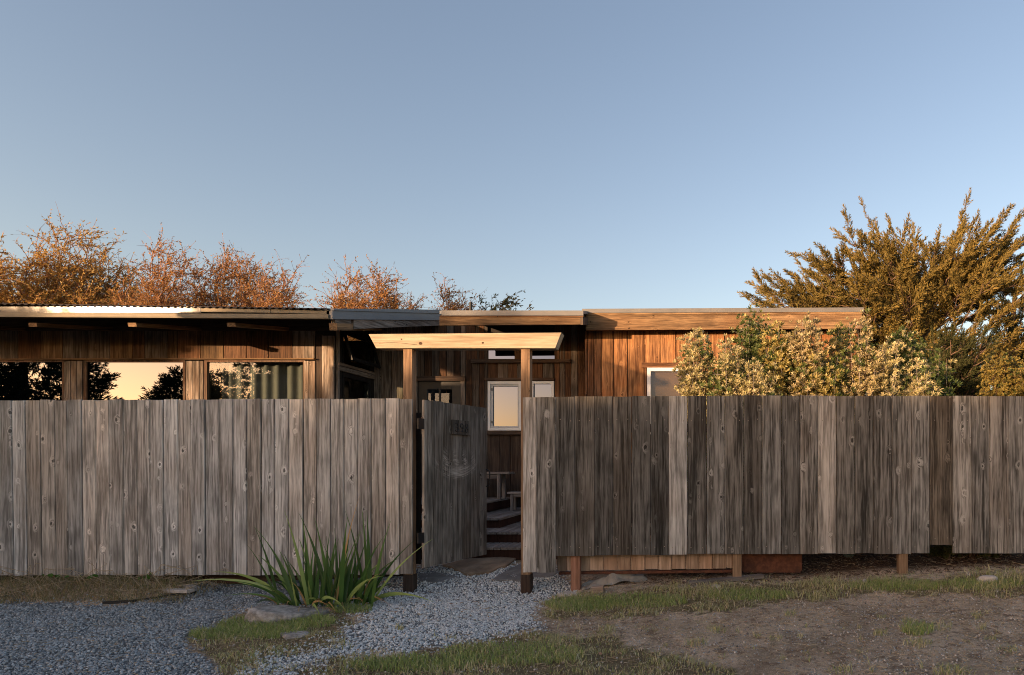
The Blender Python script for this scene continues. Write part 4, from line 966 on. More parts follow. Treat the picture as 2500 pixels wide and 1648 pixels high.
# ------------------------------------------------------------------ sword-leaved clump in front of the left fence
M_SWORD = [leafmat("sword_leaf_" + k, [cc], .2, .42, .5) for k, cc in (("deep", (.044, .100, .024)), ("mid", (.088, .175, .040)), ("light", (.25, .34, .10)), ("dry", (.42, .26, .11)))]
clump = thing("sword_leaf_plant", gpt(770, 1478), "clump of long dark green sword-shaped leaves in front of the left fence", "plant")
def Z6(x, y): return 450 + x * .3176, 1150 + y * .3176
LV = [((880,1020),(580,470),1),((700,960),(537,605),0),((690,930),(590,480),0),((950,980),(800,370),2),((970,960),(925,420),1),((1120,900),(900,385),0),((1130,880),(1010,420),1),((1200,1000),(1065,590),0),
      ((1160,850),(1325,265),3),((1400,900),(1220,355),0),((1420,920),(1340,340),1),((1430,930),(1375,365),0),((1440,940),(1545,435),1),((1200,900),(1240,420),1),((1230,950),(1340,500),1),((1300,1000),(1500,540),1),
      ((1400,950),(1710,575),0),((1420,960),(1838,565),2),((1230,900),(1490,825),2),((1420,965),(1915,1005),2),((980,1000),(1060,1135),2),((1140,950),(1255,1090),2),((700,1030),(450,1175),1),((830,1015),(150,862),2),
      ((800,1000),(300,795),2),((760,1000),(310,960),1),((850,1010),(680,590),0),((830,1010),(420,880),0),((960,1000),(1000,640),1),((1010,1000),(1050,700),0),((1060,990),(1120,500),0),((1180,960),(1150,490),0),
      ((1250,980),(1220,560),1),((1260,1000),(1300,700),0),((1320,990),(1290,620),0),((1100,950),(1180,560),0),((1440,940),(1480,640),1),((860,1020),(830,790),2),((900,1000),(700,820),0),((1000,960),(900,560),1),
      ((940,980),(950,640),0),((1200,980),(1260,480),0),((1150,960),(1330,510),1),((1350,980),(1600,700),0),((1080,940),(960,520),0),((880,1010),(760,640),1),((700,1020),(520,960),3),((1100,930),(1160,1075),3),((1410,960),(1330,1130),3),((930,1000),(860,1180),3),((1280,980),(1380,560),0),((1340,990),(1440,610),1),((1220,1000),(1180,640),1),((990,990),(1020,520),0)]
rl = random.Random(5)
for _ in range(46):
    b_ = rl.uniform(760, 1400); sp_ = (b_ - 1090) / 330
    tx_ = b_ + sp_ * rl.uniform(60, 330) + rl.uniform(-90, 90); LV.append(((b_, 980), (tx_, 1000 - rl.uniform(120, 470) * (1 - .45 * abs(sp_))), rl.choice([0, 0, 0, 1, 1, 2, 3])))
for _ in range(16):
    b_ = rl.uniform(720, 1440); LV.append(((b_, 1000), (b_ + rl.uniform(-190, 190), rl.uniform(960, 1090)), rl.choice([3, 3, 3, 2])))
for i, (bs, tp, mi) in enumerate(LV):
    bx_, by_ = Z6(*bs); tx, ty = Z6(*tp)
    if ty < 1440: tx = 800 + (tx - 800) * 1.10; ty = 1470 - (1470 - ty) * 1.10
    base = gpt(min(max(bx_, 690), 905) * .5 + bx_ * .5, 1474 + random.uniform(-6, 8), -.01)
    up_leaf = ty < 1400
    dY = random.uniform(-.15, .12) if up_leaf else random.uniform(-.35, -.1)
    if ty > 1470: dY = -.42
    Yt = min(base.y + dY, FY - .06)
    tip = P(tx, ty, Yt)
    gzt = float(gz(tip.x, tip.y)) + .012
    if tip.z < gzt:
        tip = gpt(tx, ty, .015)
    L = (tip - base).length
    d = tip - base
    mid = base.lerp(tip, .5) + Vector((0, 0, .10 * L + (.12 * L if tip.z < .5 else 0))) - Vector((d.x * .12, 0, 0))
    wdt = random.uniform(.018, .035) * (0.6 if mi == 3 else 1.0)
    side = Vector((d.y * .3 + d.z, random.uniform(-.4, .4) * L, -d.x)).normalized()
    vs, n_ = [], 9
    for k in range(n_):
        t = k / (n_ - 1)
        p = base * (1 - t) ** 2 + mid * 2 * t * (1 - t) + tip * t * t
        ww_ = wdt * .5 * (1.05 - t ** 3) * (.7 + .6 * math.sin(math.pi * min(t * 1.3 + .1, 1)))
        if k == n_ - 1: ww_ = .001
        fold = Vector((0, .006 * (1 - t), 0))
        vs += [p - side * ww_ + fold, p, p + side * ww_ + fold]
    vs = [v_ - base for v_ in vs]
    fs = []
    for k in range(n_ - 1):
        a = 3 * k; fs += [(a, a+1, a+4, a+3), (a+1, a+2, a+5, a+4)]
    mesh_obj("leaf", vs, fs, M_SWORD[mi], clump, Matrix.Translation(base), smooth=True)

# weeds on the bed below the left fence
M_IVY = leafmat("bindweed_leaf", [(.05,.12,.02),(.09,.19,.035),(.07,.15,.03)], .3)
x, y = sample(13000, -10.5, -5.1, 6.18, 6.9); k = RNG.uniform(size=len(x)) < sstep(-5.0, -5.5, x); x, y = x[k], y[k]
blades("grass", x, y, RNG.uniform(.04, .12, len(x)), .005, leafmat("bed_weeds", [(.20,.18,.065),(.42,.31,.18),(.26,.24,.09),(.55,.42,.26),(.16,.19,.06),(.34,.24,.14)], .2), .8)["label"] = "matted dry weeds under the left fence"
n = 110; x = RNG.uniform(-8.2, -5.3, n); y = RNG.uniform(6.25, 6.6, n)
P0 = np.stack([x, y, gz(x, y) + .01], 1); a = RNG.normal(0, .35, n)
P1 = P0 + np.stack([a, RNG.uniform(-.06, .1, n), RNG.uniform(.02, .22, n)], 1); P2 = P1 + np.stack([RNG.normal(0, .16, n), RNG.uniform(-.05, .05, n), RNG.uniform(-.2, .02, n)], 1)
P2[:, 2] = np.maximum(P2[:, 2], gz(P2[:, 0], P2[:, 1]) + .005)
V, Fq = tubes(np.concatenate([P0, P1]), np.concatenate([P1, P2]), np.full(2 * n, .003), np.full(2 * n, .0018), 4)
o = big_mesh("dry_stems", V, Fq, M_STRAW); o["kind"] = "stuff"; o["label"] = "tangled dry vine stems hanging under the left fence"
lf_v = np.array([(0,0,0),(.45,.08,.35),(.30,.04,.85),(0,.0,1.1),(-.30,.04,.85),(-.45,.08,.35)]); lf_f = np.array([(0,1,2),(0,2,3),(0,3,4),(0,4,5)])
vine = thing("bindweed", gpt(375, 1445), "small bright green heart-leaved weed by the left fence post", "plant")
for (a, c_, s_) in ((372,1440,.11),(388,1428,.085),(362,1415,.06),(350,1412,.05),(405,1436,.045),(366,1402,.05),(118,1412,.06),(132,1404,.05),(105,1408,.05),(150,1406,.045),(170,1404,.045),(180,1436,.06),(228,1406,.05),(240,1408,.05),(338,1410,.05),(196,1410,.04),(428,1436,.035)):
    Y = 6.48; p = P(a, c_, Y)
    ax = Vector((random.uniform(-.6, .6), random.uniform(-.5, -.1), random.uniform(-.3, .5))).normalized()
    sd = Vector((ax.z, 0, -ax.x)); yy = ax.cross(sd)
    mesh_obj("leaf", [sd * (v_[0] * s_) + yy * (v_[1] * s_) + ax * (v_[2] * s_) for v_ in lf_v], [tuple(int(q) for q in f_) for f_ in lf_f], M_IVY, vine, Matrix.Translation(p))

# ------------------------------------------------------------------ trees
leaf_v = np.array([(0,0,0),(.16,.03,.45),(0,0,1.0),(-.16,.03,.45)]); leaf_f = np.array([(0,1,2),(0,2,3)])
def willow(label, px0, px1, pytop, Y, seed, leafcols, barkmat, nstem=9, dens=1.0, leafsize=.085, twigcol=None, lean=.12):
    global RNG
    keepR = RNG; RNG = np.random.default_rng(seed)
    cx = XP((px0 + px1) / 2, Y); w = (px1 - px0) * Y / F / 2 * 1.1; top = ZP(pytop, Y); z0 = float(gz(cx, Y))
    t = thing("willow_tree", (cx, Y, z0), label, "tree", "willow trees behind the cabin")
    S0, S1, R0, R1 = [], [], [], []          # thick stems
    T0, T1, Q0, Q1 = [], [], [], []          # twigs
    LP, LA = [], []
    nstem = int(nstem * 2.3); leafsize *= 1.0
    H = top - z0
    trunk_top = np.array([cx, Y, z0 + H * .22])
    S0.append(np.array([cx, Y, z0 - .2])); S1.append(trunk_top); R0.append(.13); R1.append(.09)
    for s in range(nstem):
        a = 2 * math.pi * s / nstem + RNG.uniform(-.3, .3); rr = RNG.uniform(.25, 1.0)
        hx = math.cos(a) * w * rr; hy = math.sin(a) * w * .8 * rr
        hz = H * (1.0 - .33 * rr ** 2) * RNG.uniform(.80, 1.0)
        end = np.array([cx + hx + lean * H * .3, Y + hy, z0 + hz])
        p = trunk_top.copy(); nseg = 9
        c1 = trunk_top + np.array([hx * .55, hy * .55, (end[2] - trunk_top[2]) * .35])
        prev = p
        for k in range(1, nseg + 1):
            u = k / nseg
            q = (1-u)**2 * trunk_top + 2*u*(1-u) * c1 + u*u * end + RNG.normal(0, .05, 3)
            S0.append(prev); S1.append(q); R0.append(.026 * (1 - u + 1/nseg) + .005); R1.append(.026 * (1 - u) + .005)
            dirv = (q - prev) / np.linalg.norm(q - prev)
            nb = int((3.2 + 7.5 * u) * dens + RNG.uniform()) if q[2] > 3.7 else 1
            for _ in range(nb):
                b = prev + (q - prev) * RNG.uniform()
                d = dirv * RNG.uniform(.1, .7) + RNG.normal(0, .62, 3) + np.array([lean * 1.6, 0, .15]); d /= np.linalg.norm(d)
                Lb = RNG.uniform(.4, 1.05) * (1.1 - .35 * u) * H / 7
                pp = b
                for j in range(4):
                    qn = pp + d * Lb / 4
                    T0.append(pp); T1.append(qn); Q0.append(.008 * (1 - j / 4) + .0028); Q1.append(.008 * (1 - (j + 1) / 4) + .0028)
                    for _l in range(int(RNG.poisson(3.6 * dens ** .5))):
                        LP.append(pp + (qn - pp) * RNG.uniform()); LA.append(d + RNG.normal(0, .6, 3) + np.array([lean * 2.2, 0, 0]))
                    if RNG.uniform() < .8:
                        d2 = d + RNG.normal(0, .6, 3); d2 /= np.linalg.norm(d2); e = qn + d2 * Lb * RNG.uniform(.25, .55)
                        T0.append(qn); T1.append(e); Q0.append(.005); Q1.append(.0025)
                        for _l in range(int(RNG.poisson(4.6 * dens ** .5))):
                            LP.append(qn + (e - qn) * RNG.uniform()); LA.append(d2 + RNG.normal(0, .6, 3) + np.array([lean * 2.2, 0, 0]))
                    d = d + RNG.normal(0, .18, 3) + np.array([lean * .5, 0, .06]); d /= np.linalg.norm(d)
                    pp = qn
            prev = q
    V, Fq = tubes(S0, S1, R0, R1, 6); big_mesh("trunk", V, Fq, barkmat, t)
    big = np.array(Q0) > .0051
    Va, Fa = tubes(np.array(T0)[big], np.array(T1)[big], np.array(Q0)[big], np.array(Q1)[big], 3)
    sm = ~big; a0, a1 = np.array(T0)[sm], np.array(T1)[sm]; wv = np.cross(a1 - a0, rdir(len(a0))); wv *= .0045 / np.maximum(np.linalg.norm(wv, axis=1, keepdims=True), 1e-9)
    Vb = np.stack([a0 - wv, a0 + wv, a1 + wv * .5, a1 - wv * .5], 1).reshape(-1, 3); Fb = np.arange(len(Vb)).reshape(-1, 4) + len(Va)
    V, Fq = np.concatenate([Va, Vb]), np.concatenate([Fa, Fb]); big_mesh("twigs", V, Fq, twigcol, t)
    n = len(LP); V, Fq = scatter(leaf_v, leaf_f, LP, np.array(LA), rdir(n), leafsize * RNG.uniform(.6, 1.3, n))
    big_mesh("crown", V, Fq, leafcols, t)
    RNG = keepR
M_WTWIG = plain("willow_twig", (.30, .15, .08), .8, 0, .2, .3, 5)
M_WLEAF = leafmat("willow_leaf", [(.44,.245,.085),(.35,.175,.06),(.50,.31,.105),(.38,.22,.08),(.28,.145,.06)], .35)
M_WLEAFY = leafmat("willow_leaf_gold", [(.50,.32,.09),(.42,.26,.07),(.56,.38,.12),(.34,.22,.08)], .35)
M_WLEAFG = leafmat("willow_leaf_green", [(.07,.085,.04),(.11,.12,.05),(.06,.07,.04),(.2,.17,.08)], .35)
willow("big golden orange willow cut off by the left picture edge", -110, 130, 548, 17.5, 21, M_WLEAFY, M_BARK, 12, 1.35, twigcol=M_WTWIG)
willow("tallest golden willow, second from the left edge", 60, 265, 535, 18.3, 22, M_WLEAFY, M_BARK, 11, 1.15, twigcol=M_WTWIG)
willow("rusty twiggy willow above the peach-coloured window", 275, 490, 560, 18, 23, M_WLEAF, M_BARK, 12, .95, .07, twigcol=M_WTWIG)
willow("wide rusty willow above the left edge of the curtained window", 430, 620, 572, 18.6, 24, M_WLEAF, M_BARK, 11, .9, .07, twigcol=M_WTWIG)
willow("thin open willow with bare twigs just left of the gap in the row", 585, 740, 592, 18, 25, M_WLEAF, M_BARK, 7, .62, .065, twigcol=M_WTWIG)
willow("low golden willow filling the dip right of the tallest one", 205, 330, 600, 18.8, 35, M_WLEAFY, M_BARK, 8, .9, twigcol=M_WTWIG)
willow("low orange willow at the foot of the thin open one", 560, 690, 640, 18.9, 36, M_WLEAF, M_BARK, 8, .9, .07, twigcol=M_WTWIG)
willow("rounded orange willow just right of the gap in the row", 770, 960, 626, 18, 26, M_WLEAF, M_BARK, 11, 1.15, .07, twigcol=M_WTWIG)
willow("low bushy orange willow above the entry roof", 860, 1040, 676, 18.4, 27, M_WLEAF, M_BARK, 9, .95, .065, twigcol=M_WTWIG)
willow("small pale willow near the black vent pipe", 1040, 1140, 672, 18, 28, M_WLEAF, M_BARK, 9, 1.0, .065, twigcol=M_WTWIG)
willow("small dark green willow leaning right of the vent pipe", 1120, 1235, 697, 18, 29, M_WLEAFG, M_BARK, 9, 1.15, .10, twigcol=M_BARK, lean=.3)

# cypress: plume-like sprays on limbs
def spray_template(n=9, seed=1):
    rg = np.random.default_rng(seed); V, Fq = [], []
    def tri(p, d, L, w):
        d = d / np.linalg.norm(d); s = np.cross(d, rg.normal(size=3)); s /= np.linalg.norm(s)
        k = len(V); V.extend([p - s * w, p + d * L * .45 + np.cross(d, s) * w, p + s * w, p + d * L]); Fq.extend([(k, k+1, k+3), (k+1, k+2, k+3)])
    for i in range(n):
        t = (i + .5) / n; p = np.array([0, .10 * t * t, t])
        for sgn in (-1, 1):
            a = rg.uniform(0, 6.283)
            d = np.array([math.cos(a), math.sin(a), rg.uniform(.9, 1.9)])
            tri(p, d, .40 * (1.15 - t) + .16, .048)
    tri(np.array([0, .07, .7]), np.array([0, .1, 1]), .42, .05)
    return np.array(V), np.array(Fq)
SPV, SPF = spray_template()
M_CYP = leafmat("cypress_foliage", [(.20,.155,.04),(.27,.195,.055),(.14,.12,.034),(.33,.235,.075),(.10,.095,.03)], .15, .7, .2)
M_CYPD = leafmat("dark_conifer_foliage", [(.05,.058,.022),(.075,.075,.026),(.04,.05,.02)], .1, .7, .2)
def cypress(name, label, trunk_pts, tips, mat, seed, nsec=7, scale=1.0, size=(.17, .30), barkmat=M_BARK, r0=.28, gap=.085):
    """limbs sweep from the trunk to the tips; flat side branches on them carry plumes of short sprays"""
    global RNG
    keepR = RNG; RNG = np.random.default_rng(seed)
    tp = [np.array(p) for p in trunk_pts]
    t = thing(name, tuple(tp[0]), label, "tree")
    S0, S1, R0, R1 = [], [], [], []
    m = len(tp)
    for i in range(m - 1):
        S0.append(tp[i]); S1.append(tp[i+1]); R0.append(r0 * (1 - i / m)); R1.append(r0 * (1 - (i + 1) / m))
    PP, AX, SZ = [], [], []
    def plume(p, d, L, up, s0):
        n = max(3, int(L / .16)); q = p; d = d / np.linalg.norm(d)
        for k in range(n):
            u = k / n; d = d + np.array([0, 0, up / n]) + RNG.normal(0, .07, 3); d /= np.linalg.norm(d); e = q + d * L / n
            S0.append(q); S1.append(e); R0.append(.014 * (1.1 - u)); R1.append(.014 * (1.0 - u) + .002)
            if u > .12:
                for _ in range(max(1, int(L / n / gap * 2.2 * RNG.uniform(.6, 1.4)))):
                    b = q + (e - q) * RNG.uniform(); a = d * 1.0 + RNG.normal(0, .24, 3) + np.array([0, 0, .03])
                    PP.append(b); AX.append(a); SZ.append(RNG.uniform(*size) * s0 * (1.12 - .45 * u))
            q = e
        PP.append(q - d * .05); AX.append(d); SZ.append(size[1] * s0)
    for tip in tips:
        tip = np.array(tip)
        hz = [abs(p[2] - (tp[0][2] + (tip[2] - tp[0][2]) * .55)) for p in tp]; st_ = tp[int(np.argmin(hz))]
        d = tip - st_; L = np.linalg.norm(d)
        c1 = st_ + np.array([d[0] * .34, d[1] * .34, d[2] * .66])
        prev = st_; nseg = 7; side = 1
        for k in range(1, nseg + 1):
            u = k / nseg
            q = (1-u)**2 * st_ + 2*u*(1-u) * c1 + u*u * tip + RNG.normal(0, .04, 3)
            S0.append(prev); S1.append(q); R0.append(.055 * (1.1 - u)); R1.append(.055 * (1.1 - u - 1/nseg) + .004)
            dv = (q - prev) / np.linalg.norm(q - prev)
            if u > .38:
                for _ in range(max(1, int(round(nsec / 4)))):
                    side = -side; lat = np.cross(dv, np.array([0, 0, 1.])); lat /= max(np.linalg.norm(lat), 1e-6)
                    ds = dv * RNG.uniform(.5, 1.0) * np.array([1, 1, .75]) + lat * side * RNG.uniform(.3, .9) + np.array([.1, 0, RNG.uniform(-.12, .18)])
                    plume(prev + (q - prev) * RNG.uniform(), ds, scale * RNG.uniform(.5, 1.05) * (1.35 - .75 * u), .22, 1.0)
            prev = q
        plume(q - dv * .1, dv, scale * RNG.uniform(.45, .8), .25, .9)
    V, Fq = tubes(S0, S1, R0, R1, 5); big_mesh("trunk", V, Fq, barkmat, t)
    n = len(PP); V, Fq = scatter(SPV, SPF, PP, np.array(AX), rdir(n), np.array(SZ))
    big_mesh("crown", V, Fq, mat, t)
    RNG = keepR
CYY = 20.0
rg = np.random.default_rng(5)
tips_px = [(1852,662),(1880,742),(1905,700),(1928,618),(1962,640),(2000,556),(2012,590),(2036,560),(2078,520),(2104,560),(2132,502),(2158,540),(2188,512),(2212,560),(2240,530),(2262,560),(2286,552),(2330,490),(2318,560),(2352,545),(2388,506),(2412,500),(2432,540),(2458,500),(2492,515),(2520,545),(2560,590),(2570,650),(2545,700),(2560,740),(1985,690),(2020,640),(2060,600)]
tips = [P(a * .97 + 2260 * .03, c + 84, CYY + rg.uniform(-1.2, 1.2)) for a, c in tips_px]
for _ in range(58):                                  # fill of the crown, also towards the viewer
    a = rg.uniform(1890, 2540)
    topy = np.interp(a, [1850, 1930, 2000, 2130, 2330, 2450, 2560], [650, 630, 575, 530, 530, 525, 600])
    boty = np.interp(a, [1850, 1950, 2100, 2250, 2350, 2560], [750, 790, 830, 870, 900, 850])
    tips.append(P(a, rg.uniform(topy + 85, boty), CYY + rg.uniform(-3.0, 2.6)))
tb = P(2262, 985, CYY)
trunk = [(tb.x, CYY, float(gz(tb.x, CYY)) - .3), (tb.x - .1, CYY, 2.6), tuple(P(2255, 830, CYY)), tuple(P(2265, 740, CYY)), tuple(P(2275, 660, CYY)), tuple(P(2290, 590, CYY))]
cypress("cypress_tree", "large golden lit cypress with upswept feathery branches right of the roof", trunk, tips, M_CYP, 31, nsec=7, scale=1.6, size=(.22, .40), gap=.10)
# darker conifer behind it at the right edge, plus a low dark one under the crown
tips = [P(rg.uniform(2400, 2620), rg.uniform(690, 900), 27 + rg.uniform(-1.5, 1.5)) for _ in range(46)]
tb = P(2470, 990, 27)
cypress("conifer_tree", "dark thin conifer with bare trunk at the right edge behind the cypress", [(tb.x, 27, .6), (tb.x, 27, 4), tuple(P(2472, 800, 27)), tuple(P(2478, 720, 27)), tuple(P(2485, 680, 27))], tips, M_CYPD, 32, nsec=4, scale=1.3, size=(.24, .42), r0=.22, gap=.11)
tips = [P(rg.uniform(2255, 2405), rg.uniform(840, 985), 15.5 + rg.uniform(-1.0, 1.0)) for _ in range(60)]
tb = P(2330, 990, 15.5)
cypress("conifer_shrub", "low dark evergreen beneath the cypress crown above the fence", [(tb.x, 15.5, .4), (tb.x, 15.5, 1.2), (tb.x, 15.5, 2.2), (tb.x, 15.5, 3.0)], tips, M_CYPD, 33, nsec=4, scale=.7, size=(.16, .28), r0=.1, gap=.09)

# leafy shrubs
rosv, rosf = [], []
for k in range(9):
    a = k * 2.4; el = .25 + .11 * k; d = Vector((math.cos(a) * math.cos(el), math.sin(a) * math.cos(el), math.sin(el))); s_ = Vector((-math.sin(a), math.cos(a), 0)); i0 = len(rosv)
    rosv += [Vector((0, 0, 0)), d * .5 + s_ * .19, d * 1.0 + Vector((0, 0, .05)), d * .5 - s_ * .19]; rosf += [(i0, i0+1, i0+2), (i0, i0+2, i0+3)]
rosv = np.array([tuple(v_) for v_ in rosv]); rosf = np.array(rosf)
def shrub(label, pxc, pytop, wpx, Y, seed, mix, green, pale, n=420, size=(.05, .075), zbase=None, stems=M_BARKG, name="shrub", group=None, dY=.42, shape=1.0):
    """mix: share of pale rosettes"""
    global RNG
    keepR = RNG; RNG = np.random.default_rng(seed)
    cx = XP(pxc, Y); w = wpx * Y / F / 2; top = ZP(pytop, Y); z0 = float(gz(cx, Y))
    t = thing(name, (cx, Y, z0), label, "shrub", group)
    H = top - z0
    n = int(n * 3.7); size = (size[0] * .84, size[1] * .84); nb = max(6, int(n / 30)); S0, S1, R0, R1 = [], [], [], []; PP, AX = [], []
    for b in range(nb):
        a = RNG.uniform(0, 6.283); rr = math.sqrt(RNG.uniform())
        u = RNG.uniform(.35, 1.0)
        end = np.array([cx + math.cos(a) * rr * w * (1.05 - .45 * u * shape), Y + math.sin(a) * rr * dY * (1.05 - .4 * u), z0 + H * u])
        if b == 0: end = np.array([cx + RNG.uniform(-.1, .1) * w, Y, top])
        c0 = np.array([cx + RNG.normal(0, w * .15), Y + RNG.normal(0, .08), z0 - .03]); c1 = c0 + (end - c0) * np.array([.35, .35, .6])
        prev = c0
        for k in range(1, 7):
            v_ = k / 6; q = (1-v_)**2 * c0 + 2*v_*(1-v_) * c1 + v_*v_ * end
            S0.append(prev); S1.append(q); R0.append(.016 * (1.15 - v_)); R1.append(.016 * (1.0 - v_) + .002); prev = q
        for j in range(int(n / nb)):
            v_ = 1 - abs(RNG.normal(0, .22)); v_ = max(v_, .25)
            q = (1-v_)**2 * c0 + 2*v_*(1-v_) * c1 + v_*v_ * end
            off = RNG.normal(0, 1, 3) * np.array([.085, .085, .075]) * (1.6 - v_)
            PP.append(q + off); AX.append(off / .1 + np.array([0, -.2, .8]) + RNG.normal(0, .3, 3))
            if j % 5 == 0: S0.append(q); S1.append(q + off); R0.append(.004); R1.append(.002)
    V, Fq = tubes(S0, S1, R0, R1, 3); big_mesh("stems", V, Fq, stems, t)
    PP = np.array(PP); AX = np.array(AX); m = len(PP)
    cl = np.sin(PP[:, 0] * 7 + seed) + np.sin(PP[:, 2] * 6 + seed * 2) + .6 * np.sin(PP[:, 1] * 9) + RNG.normal(0, 1.0, m)
    th = np.quantile(cl, 1 - mix) if 0 < mix < 1 else (1e9 if mix == 0 else -1e9)
    for nm, k, mt in (("foliage", cl < th, green), ("blossom", cl >= th, pale)):
        if k.sum() < 3: continue
        sz = RNG.uniform(*size, int(k.sum()))
        V, Fq = scatter(rosv, rosf, PP[k], AX[k], rdir(int(k.sum())), sz); big_mesh(nm, V, Fq, mt, t)
    RNG = keepR
M_SGREEN = leafmat("shrub_leaf_green", [(.09,.125,.034),(.13,.165,.045),(.07,.105,.03),(.17,.19,.06)], .25, .45, .5)
M_SYEL = leafmat("shrub_leaf_yellow", [(.38,.31,.10),(.48,.39,.14),(.28,.245,.07),(.56,.46,.20)], .3)
M_SCREAM = leafmat("shrub_flower_cream", [(.55,.46,.23),(.68,.59,.35),(.40,.35,.15),(.62,.53,.31),(.28,.27,.10),(.46,.40,.18)], .3, .7)
M_STAN = leafmat("shrub_tan", [(.46,.37,.20),(.58,.48,.28),(.36,.29,.14),(.22,.21,.09)], .3, .7)
G = "shrubs between the fence and the cabin"
shrub("pale cream flowering shrub beside the white framed window", 1700, 800, 120, 8.2, 41, .82, M_SGREEN, M_SCREAM, 620, group=G)
shrub("mixed cream and green shrub second from the window", 1775, 828, 110, 8.0, 42, .66, M_SGREEN, M_SCREAM, 560, group=G)
shrub("tall dark green shrub reaching above the fascia board", 1825, 757, 125, 8.9, 43, .18, M_SGREEN, M_SYEL, 640, group=G, shape=.6)
shrub("golden yellow leafy shrub in front of the right wall", 1900, 800, 170, 8.35, 44, .85, M_SGREEN, M_SYEL, 900, size=(.06, .09), group=G)
shrub("tall tan shrub with bare grey upper twigs", 1968, 776, 100, 8.1, 45, .72, M_SGREEN, M_STAN, 520, group=G, shape=.7)
shrub("green shrub with olive tips left of the roof end", 2045, 800, 120, 8.8, 46, .68, M_SGREEN, M_SYEL, 640, group=G)
shrub("tan shrub with grey stems below the roof end", 2105, 775, 105, 8.0, 47, .7, M_SGREEN, M_STAN, 520, group=G, shape=.8)
shrub("golden low shrub filling in behind the grey stems", 2010, 858, 190, 8.05, 48, .7, M_SGREEN, M_SYEL, 760, size=(.055, .08), group=G)
shrub("cream plumed shrub right of the roof end", 2160, 836, 120, 8.0, 49, .85, M_SGREEN, M_SCREAM, 620, group=G)
shrub("bright green shrub behind the cream plumes", 2215, 806, 130, 8.7, 50, .3, leafmat("fresh_leaf", [(.085,.125,.036),(.13,.165,.055),(.06,.095,.028)], .3, .45), M_SCREAM, 640, group=G)
shrub("low cream shrub at the right end of the shrub row", 2240, 880, 120, 7.9, 51, .75, M_SGREEN, M_SCREAM, 520, group=G)
shrub("green edge shrub where the row ends near the cypress", 2290, 868, 90, 8.3, 52, .12, leafmat("fresh_leaf_b", [(.08,.115,.034),(.12,.155,.046)], .3, .45), M_SCREAM, 420, group=G)
shrub("low cream and green shrub filling the base of the row", 1840, 890, 170, 7.8, 53, .72, M_SGREEN, M_SCREAM, 560, group=G)
M_GOLDB = leafmat("golden_bush_leaf", [(.22,.17,.04),(.28,.20,.05),(.15,.13,.035),(.12,.11,.03)], .2)
shrub("rounded golden brown bush at the far right beyond the fence", 2462, 868, 160, 13.0, 54, .9, M_SGREEN, M_GOLDB, 1600, size=(.05, .08), dY=.8, stems=M_BARK, shape=.5)
shrub("second golden bush at the right picture edge", 2540, 880, 150, 12.2, 55, .9, M_SGREEN, M_GOLDB, 1100, size=(.05, .08), dY=.8, stems=M_BARK, shape=.5)
# small plants seen in the gap under the right fence
M_UND = leafmat("low_plant_leaf", [(.09,.09,.03),(.06,.07,.024),(.13,.12,.04)], .2)
UG = "low plants under the right fence"
for (a, lab, sd, nn) in ((2305, "leafy sprout in the gap below the short brown board", 61, 40), (2368, "small rosette plant under the fence right of the short board", 62, 34), (2425, "woody low shrub base under the far right boards", 63, 46)):
    shrub(lab, a, 1318, 60, 7.25, sd, 0, M_UND, M_UND, nn, size=(.05, .075), group=UG, stems=M_BARK, name="low_plant", dY=.12)
bg_t = thing("grass_tuft", (XP(2072, 7.3), 7.3, float(gz(XP(2072, 7.3), 7.3))), "grey blue fine-leaved tuft hanging under the right fence", "plant")
n = 46; a = RNG.uniform(0, 6.283, n); cx = XP(2072, 7.3); z0 = float(gz(cx, 7.3))
P0 = np.stack([np.full(n, cx), np.full(n, 7.3), np.full(n, z0)], 1) + RNG.normal(0, .02, (n, 3)) * [1, 1, 0]; P1 = P0 + np.stack([np.cos(a) * .14, np.sin(a) * .12, RNG.uniform(.12, .22, n)], 1); P2 = P1 + np.stack([np.cos(a) * .12, np.sin(a) * .1, RNG.uniform(-.06, .05, n)], 1)
V, Fq = tubes(np.concatenate([P0, P1]), np.concatenate([P1, P2]), np.full(2*n, .005), np.full(2*n, .003), 3); big_mesh("leaves", V, Fq, leafmat("blue_leaf", [(.16,.20,.17),(.22,.26,.22)], .1), bg_t)

# ------------------------------------------------------------------ across the road, behind the viewer: what shades the fence and shows in the panes
sh = thing("shadow_caster", (-10.8, 4.8, 0), "unseen roofed shape added beside the drive to cast the wedge shadow on the cabin", "shadow_caster")  # added out of view, shaped to throw the wedge shadow on the right wall
tip = Vector((-.5, WY, ZP(940, WY))); D_ = 6.55
cx1, cy0, cz = tip.x - D_, tip.y - D_, tip.z + .12 * D_
boxes("wall", [(-10.45, -9.7, cy0 + .12, cy0 + 1.45, -.1, cz)], M_HOUSEG, sh, color=tone(.8))
tilted("roof", -10.55, cx1, cy0, cy0 + 1.5, cz + .07, .07, .225, M_DARKBEAM, sh)
for y in (cy0 + .1, cy0 + 1.35): stick("post", (cx1 - .25, y, -.1), (cx1 - .25, y, cz + (y - cy0) * .2), .08, .08, M_POST, sh)
M_FARLEAF = leafmat("evergreen_leaf", [(.05,.06,.022),(.07,.08,.03),(.04,.05,.02)], .1)
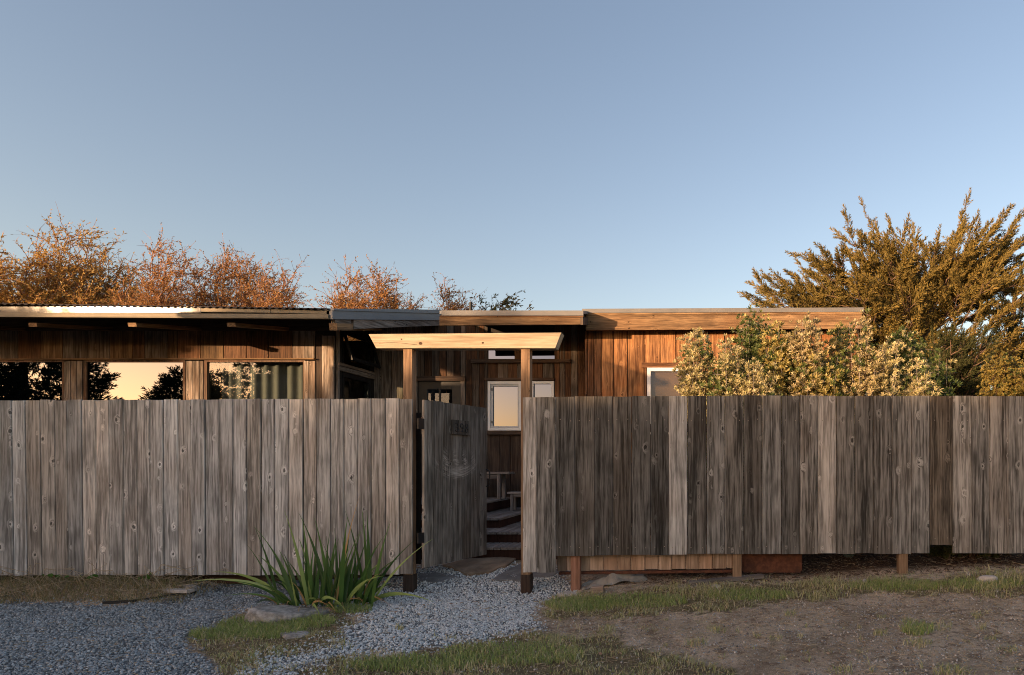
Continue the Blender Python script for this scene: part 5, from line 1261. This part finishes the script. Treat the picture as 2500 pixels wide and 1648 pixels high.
def evergreen(label, x, y, h, w, seed, n=1500, size=(.35, .6), low=.12):
    global RNG
    keepR = RNG; RNG = np.random.default_rng(seed)
    t = thing("evergreen_tree", (x, y, 0), label, "tree", "evergreens across the road")
    V, Fq = tubes([(x, y, -.3), (x, y, h * .5)], [(x, y, h * .5), (x, y, h * .93)], [.3, .2], [.2, .05], 8); big_mesh("trunk", V, Fq, M_BARK, t)
    u = RNG.uniform(low, 1, n); a = RNG.uniform(0, 6.283, n); r = np.sqrt(RNG.uniform(.05, 1, n)) * w * np.sin(np.clip((u - low) / (1 - low) * 2.6 + .5, 0, math.pi)) ** .7
    p = np.stack([x + np.cos(a) * r, y + np.sin(a) * r, u * h], 1)
    ax = np.stack([np.cos(a), np.sin(a), RNG.uniform(.0, .8, n)], 1) + RNG.normal(0, .3, (n, 3))
    V, Fq = scatter(SPV * [1.2, 1.2, 1], SPF, p, ax, rdir(n), RNG.uniform(*size, n) * 1.6); big_mesh("crown", V, Fq, M_FARLEAF, t)
    RNG = keepR
evergreen("broad evergreen far across the road", -38.8, -40, 11.5, 3.2, 71, 800)
evergreen("tall open evergreen beyond the drive", -32.7, -10, 10.5, 2.8, 72, 1500)
evergreen("small evergreen behind the gap", -30.5, -17, 6.6, 2.2, 73, 700)
evergreen("slim evergreen at the end of the row", -38.5, -12, 7.6, 3.0, 74, 1000)
hd = thing("shade_hedge", (-20, -10, 0), "unseen row of evergreen foliage added across the road to shade the fence", "shade_hedge")  # added out of view, height set so it keeps sun off the fence
n = 5200; x = RNG.uniform(-34, -4, n); y = -10 + RNG.uniform(-.8, .8, n); ht = 3.80 + .14 * np.sin(x * 1.9) + .10 * np.sin(x * 4.3 + 1); ht = ht - 1.5 * sstep(-13.2, -11.6, x); z = np.sqrt(RNG.uniform(.0, 1, n)) * ht
V, Fq = scatter(SPV * [1.8, 1.8, 1], SPF, np.stack([x, y, z], 1), rdir(n) + [0, 0, .6], rdir(n), RNG.uniform(.42, .66, n)); big_mesh("foliage", V, Fq, M_FARLEAF, hd)
boxes("stems", [(-34, -13.5, -10.3, -9.7, -.1, 3.2), (-13.5, -4, -10.29, -9.71, -.1, 1.7)], M_BARK, hd)  # solid box core inside the foliage that blocks the sun
for k, (x, h) in enumerate(((-77.5, 16), (-72, 18.5), (-66.5, 15.5))):
    evergreen(("left", "tallest", "right")[k] + " one of three far evergreens down the road", x, -80, h, 3.4, 80 + k, 420, (.6, 1.0))
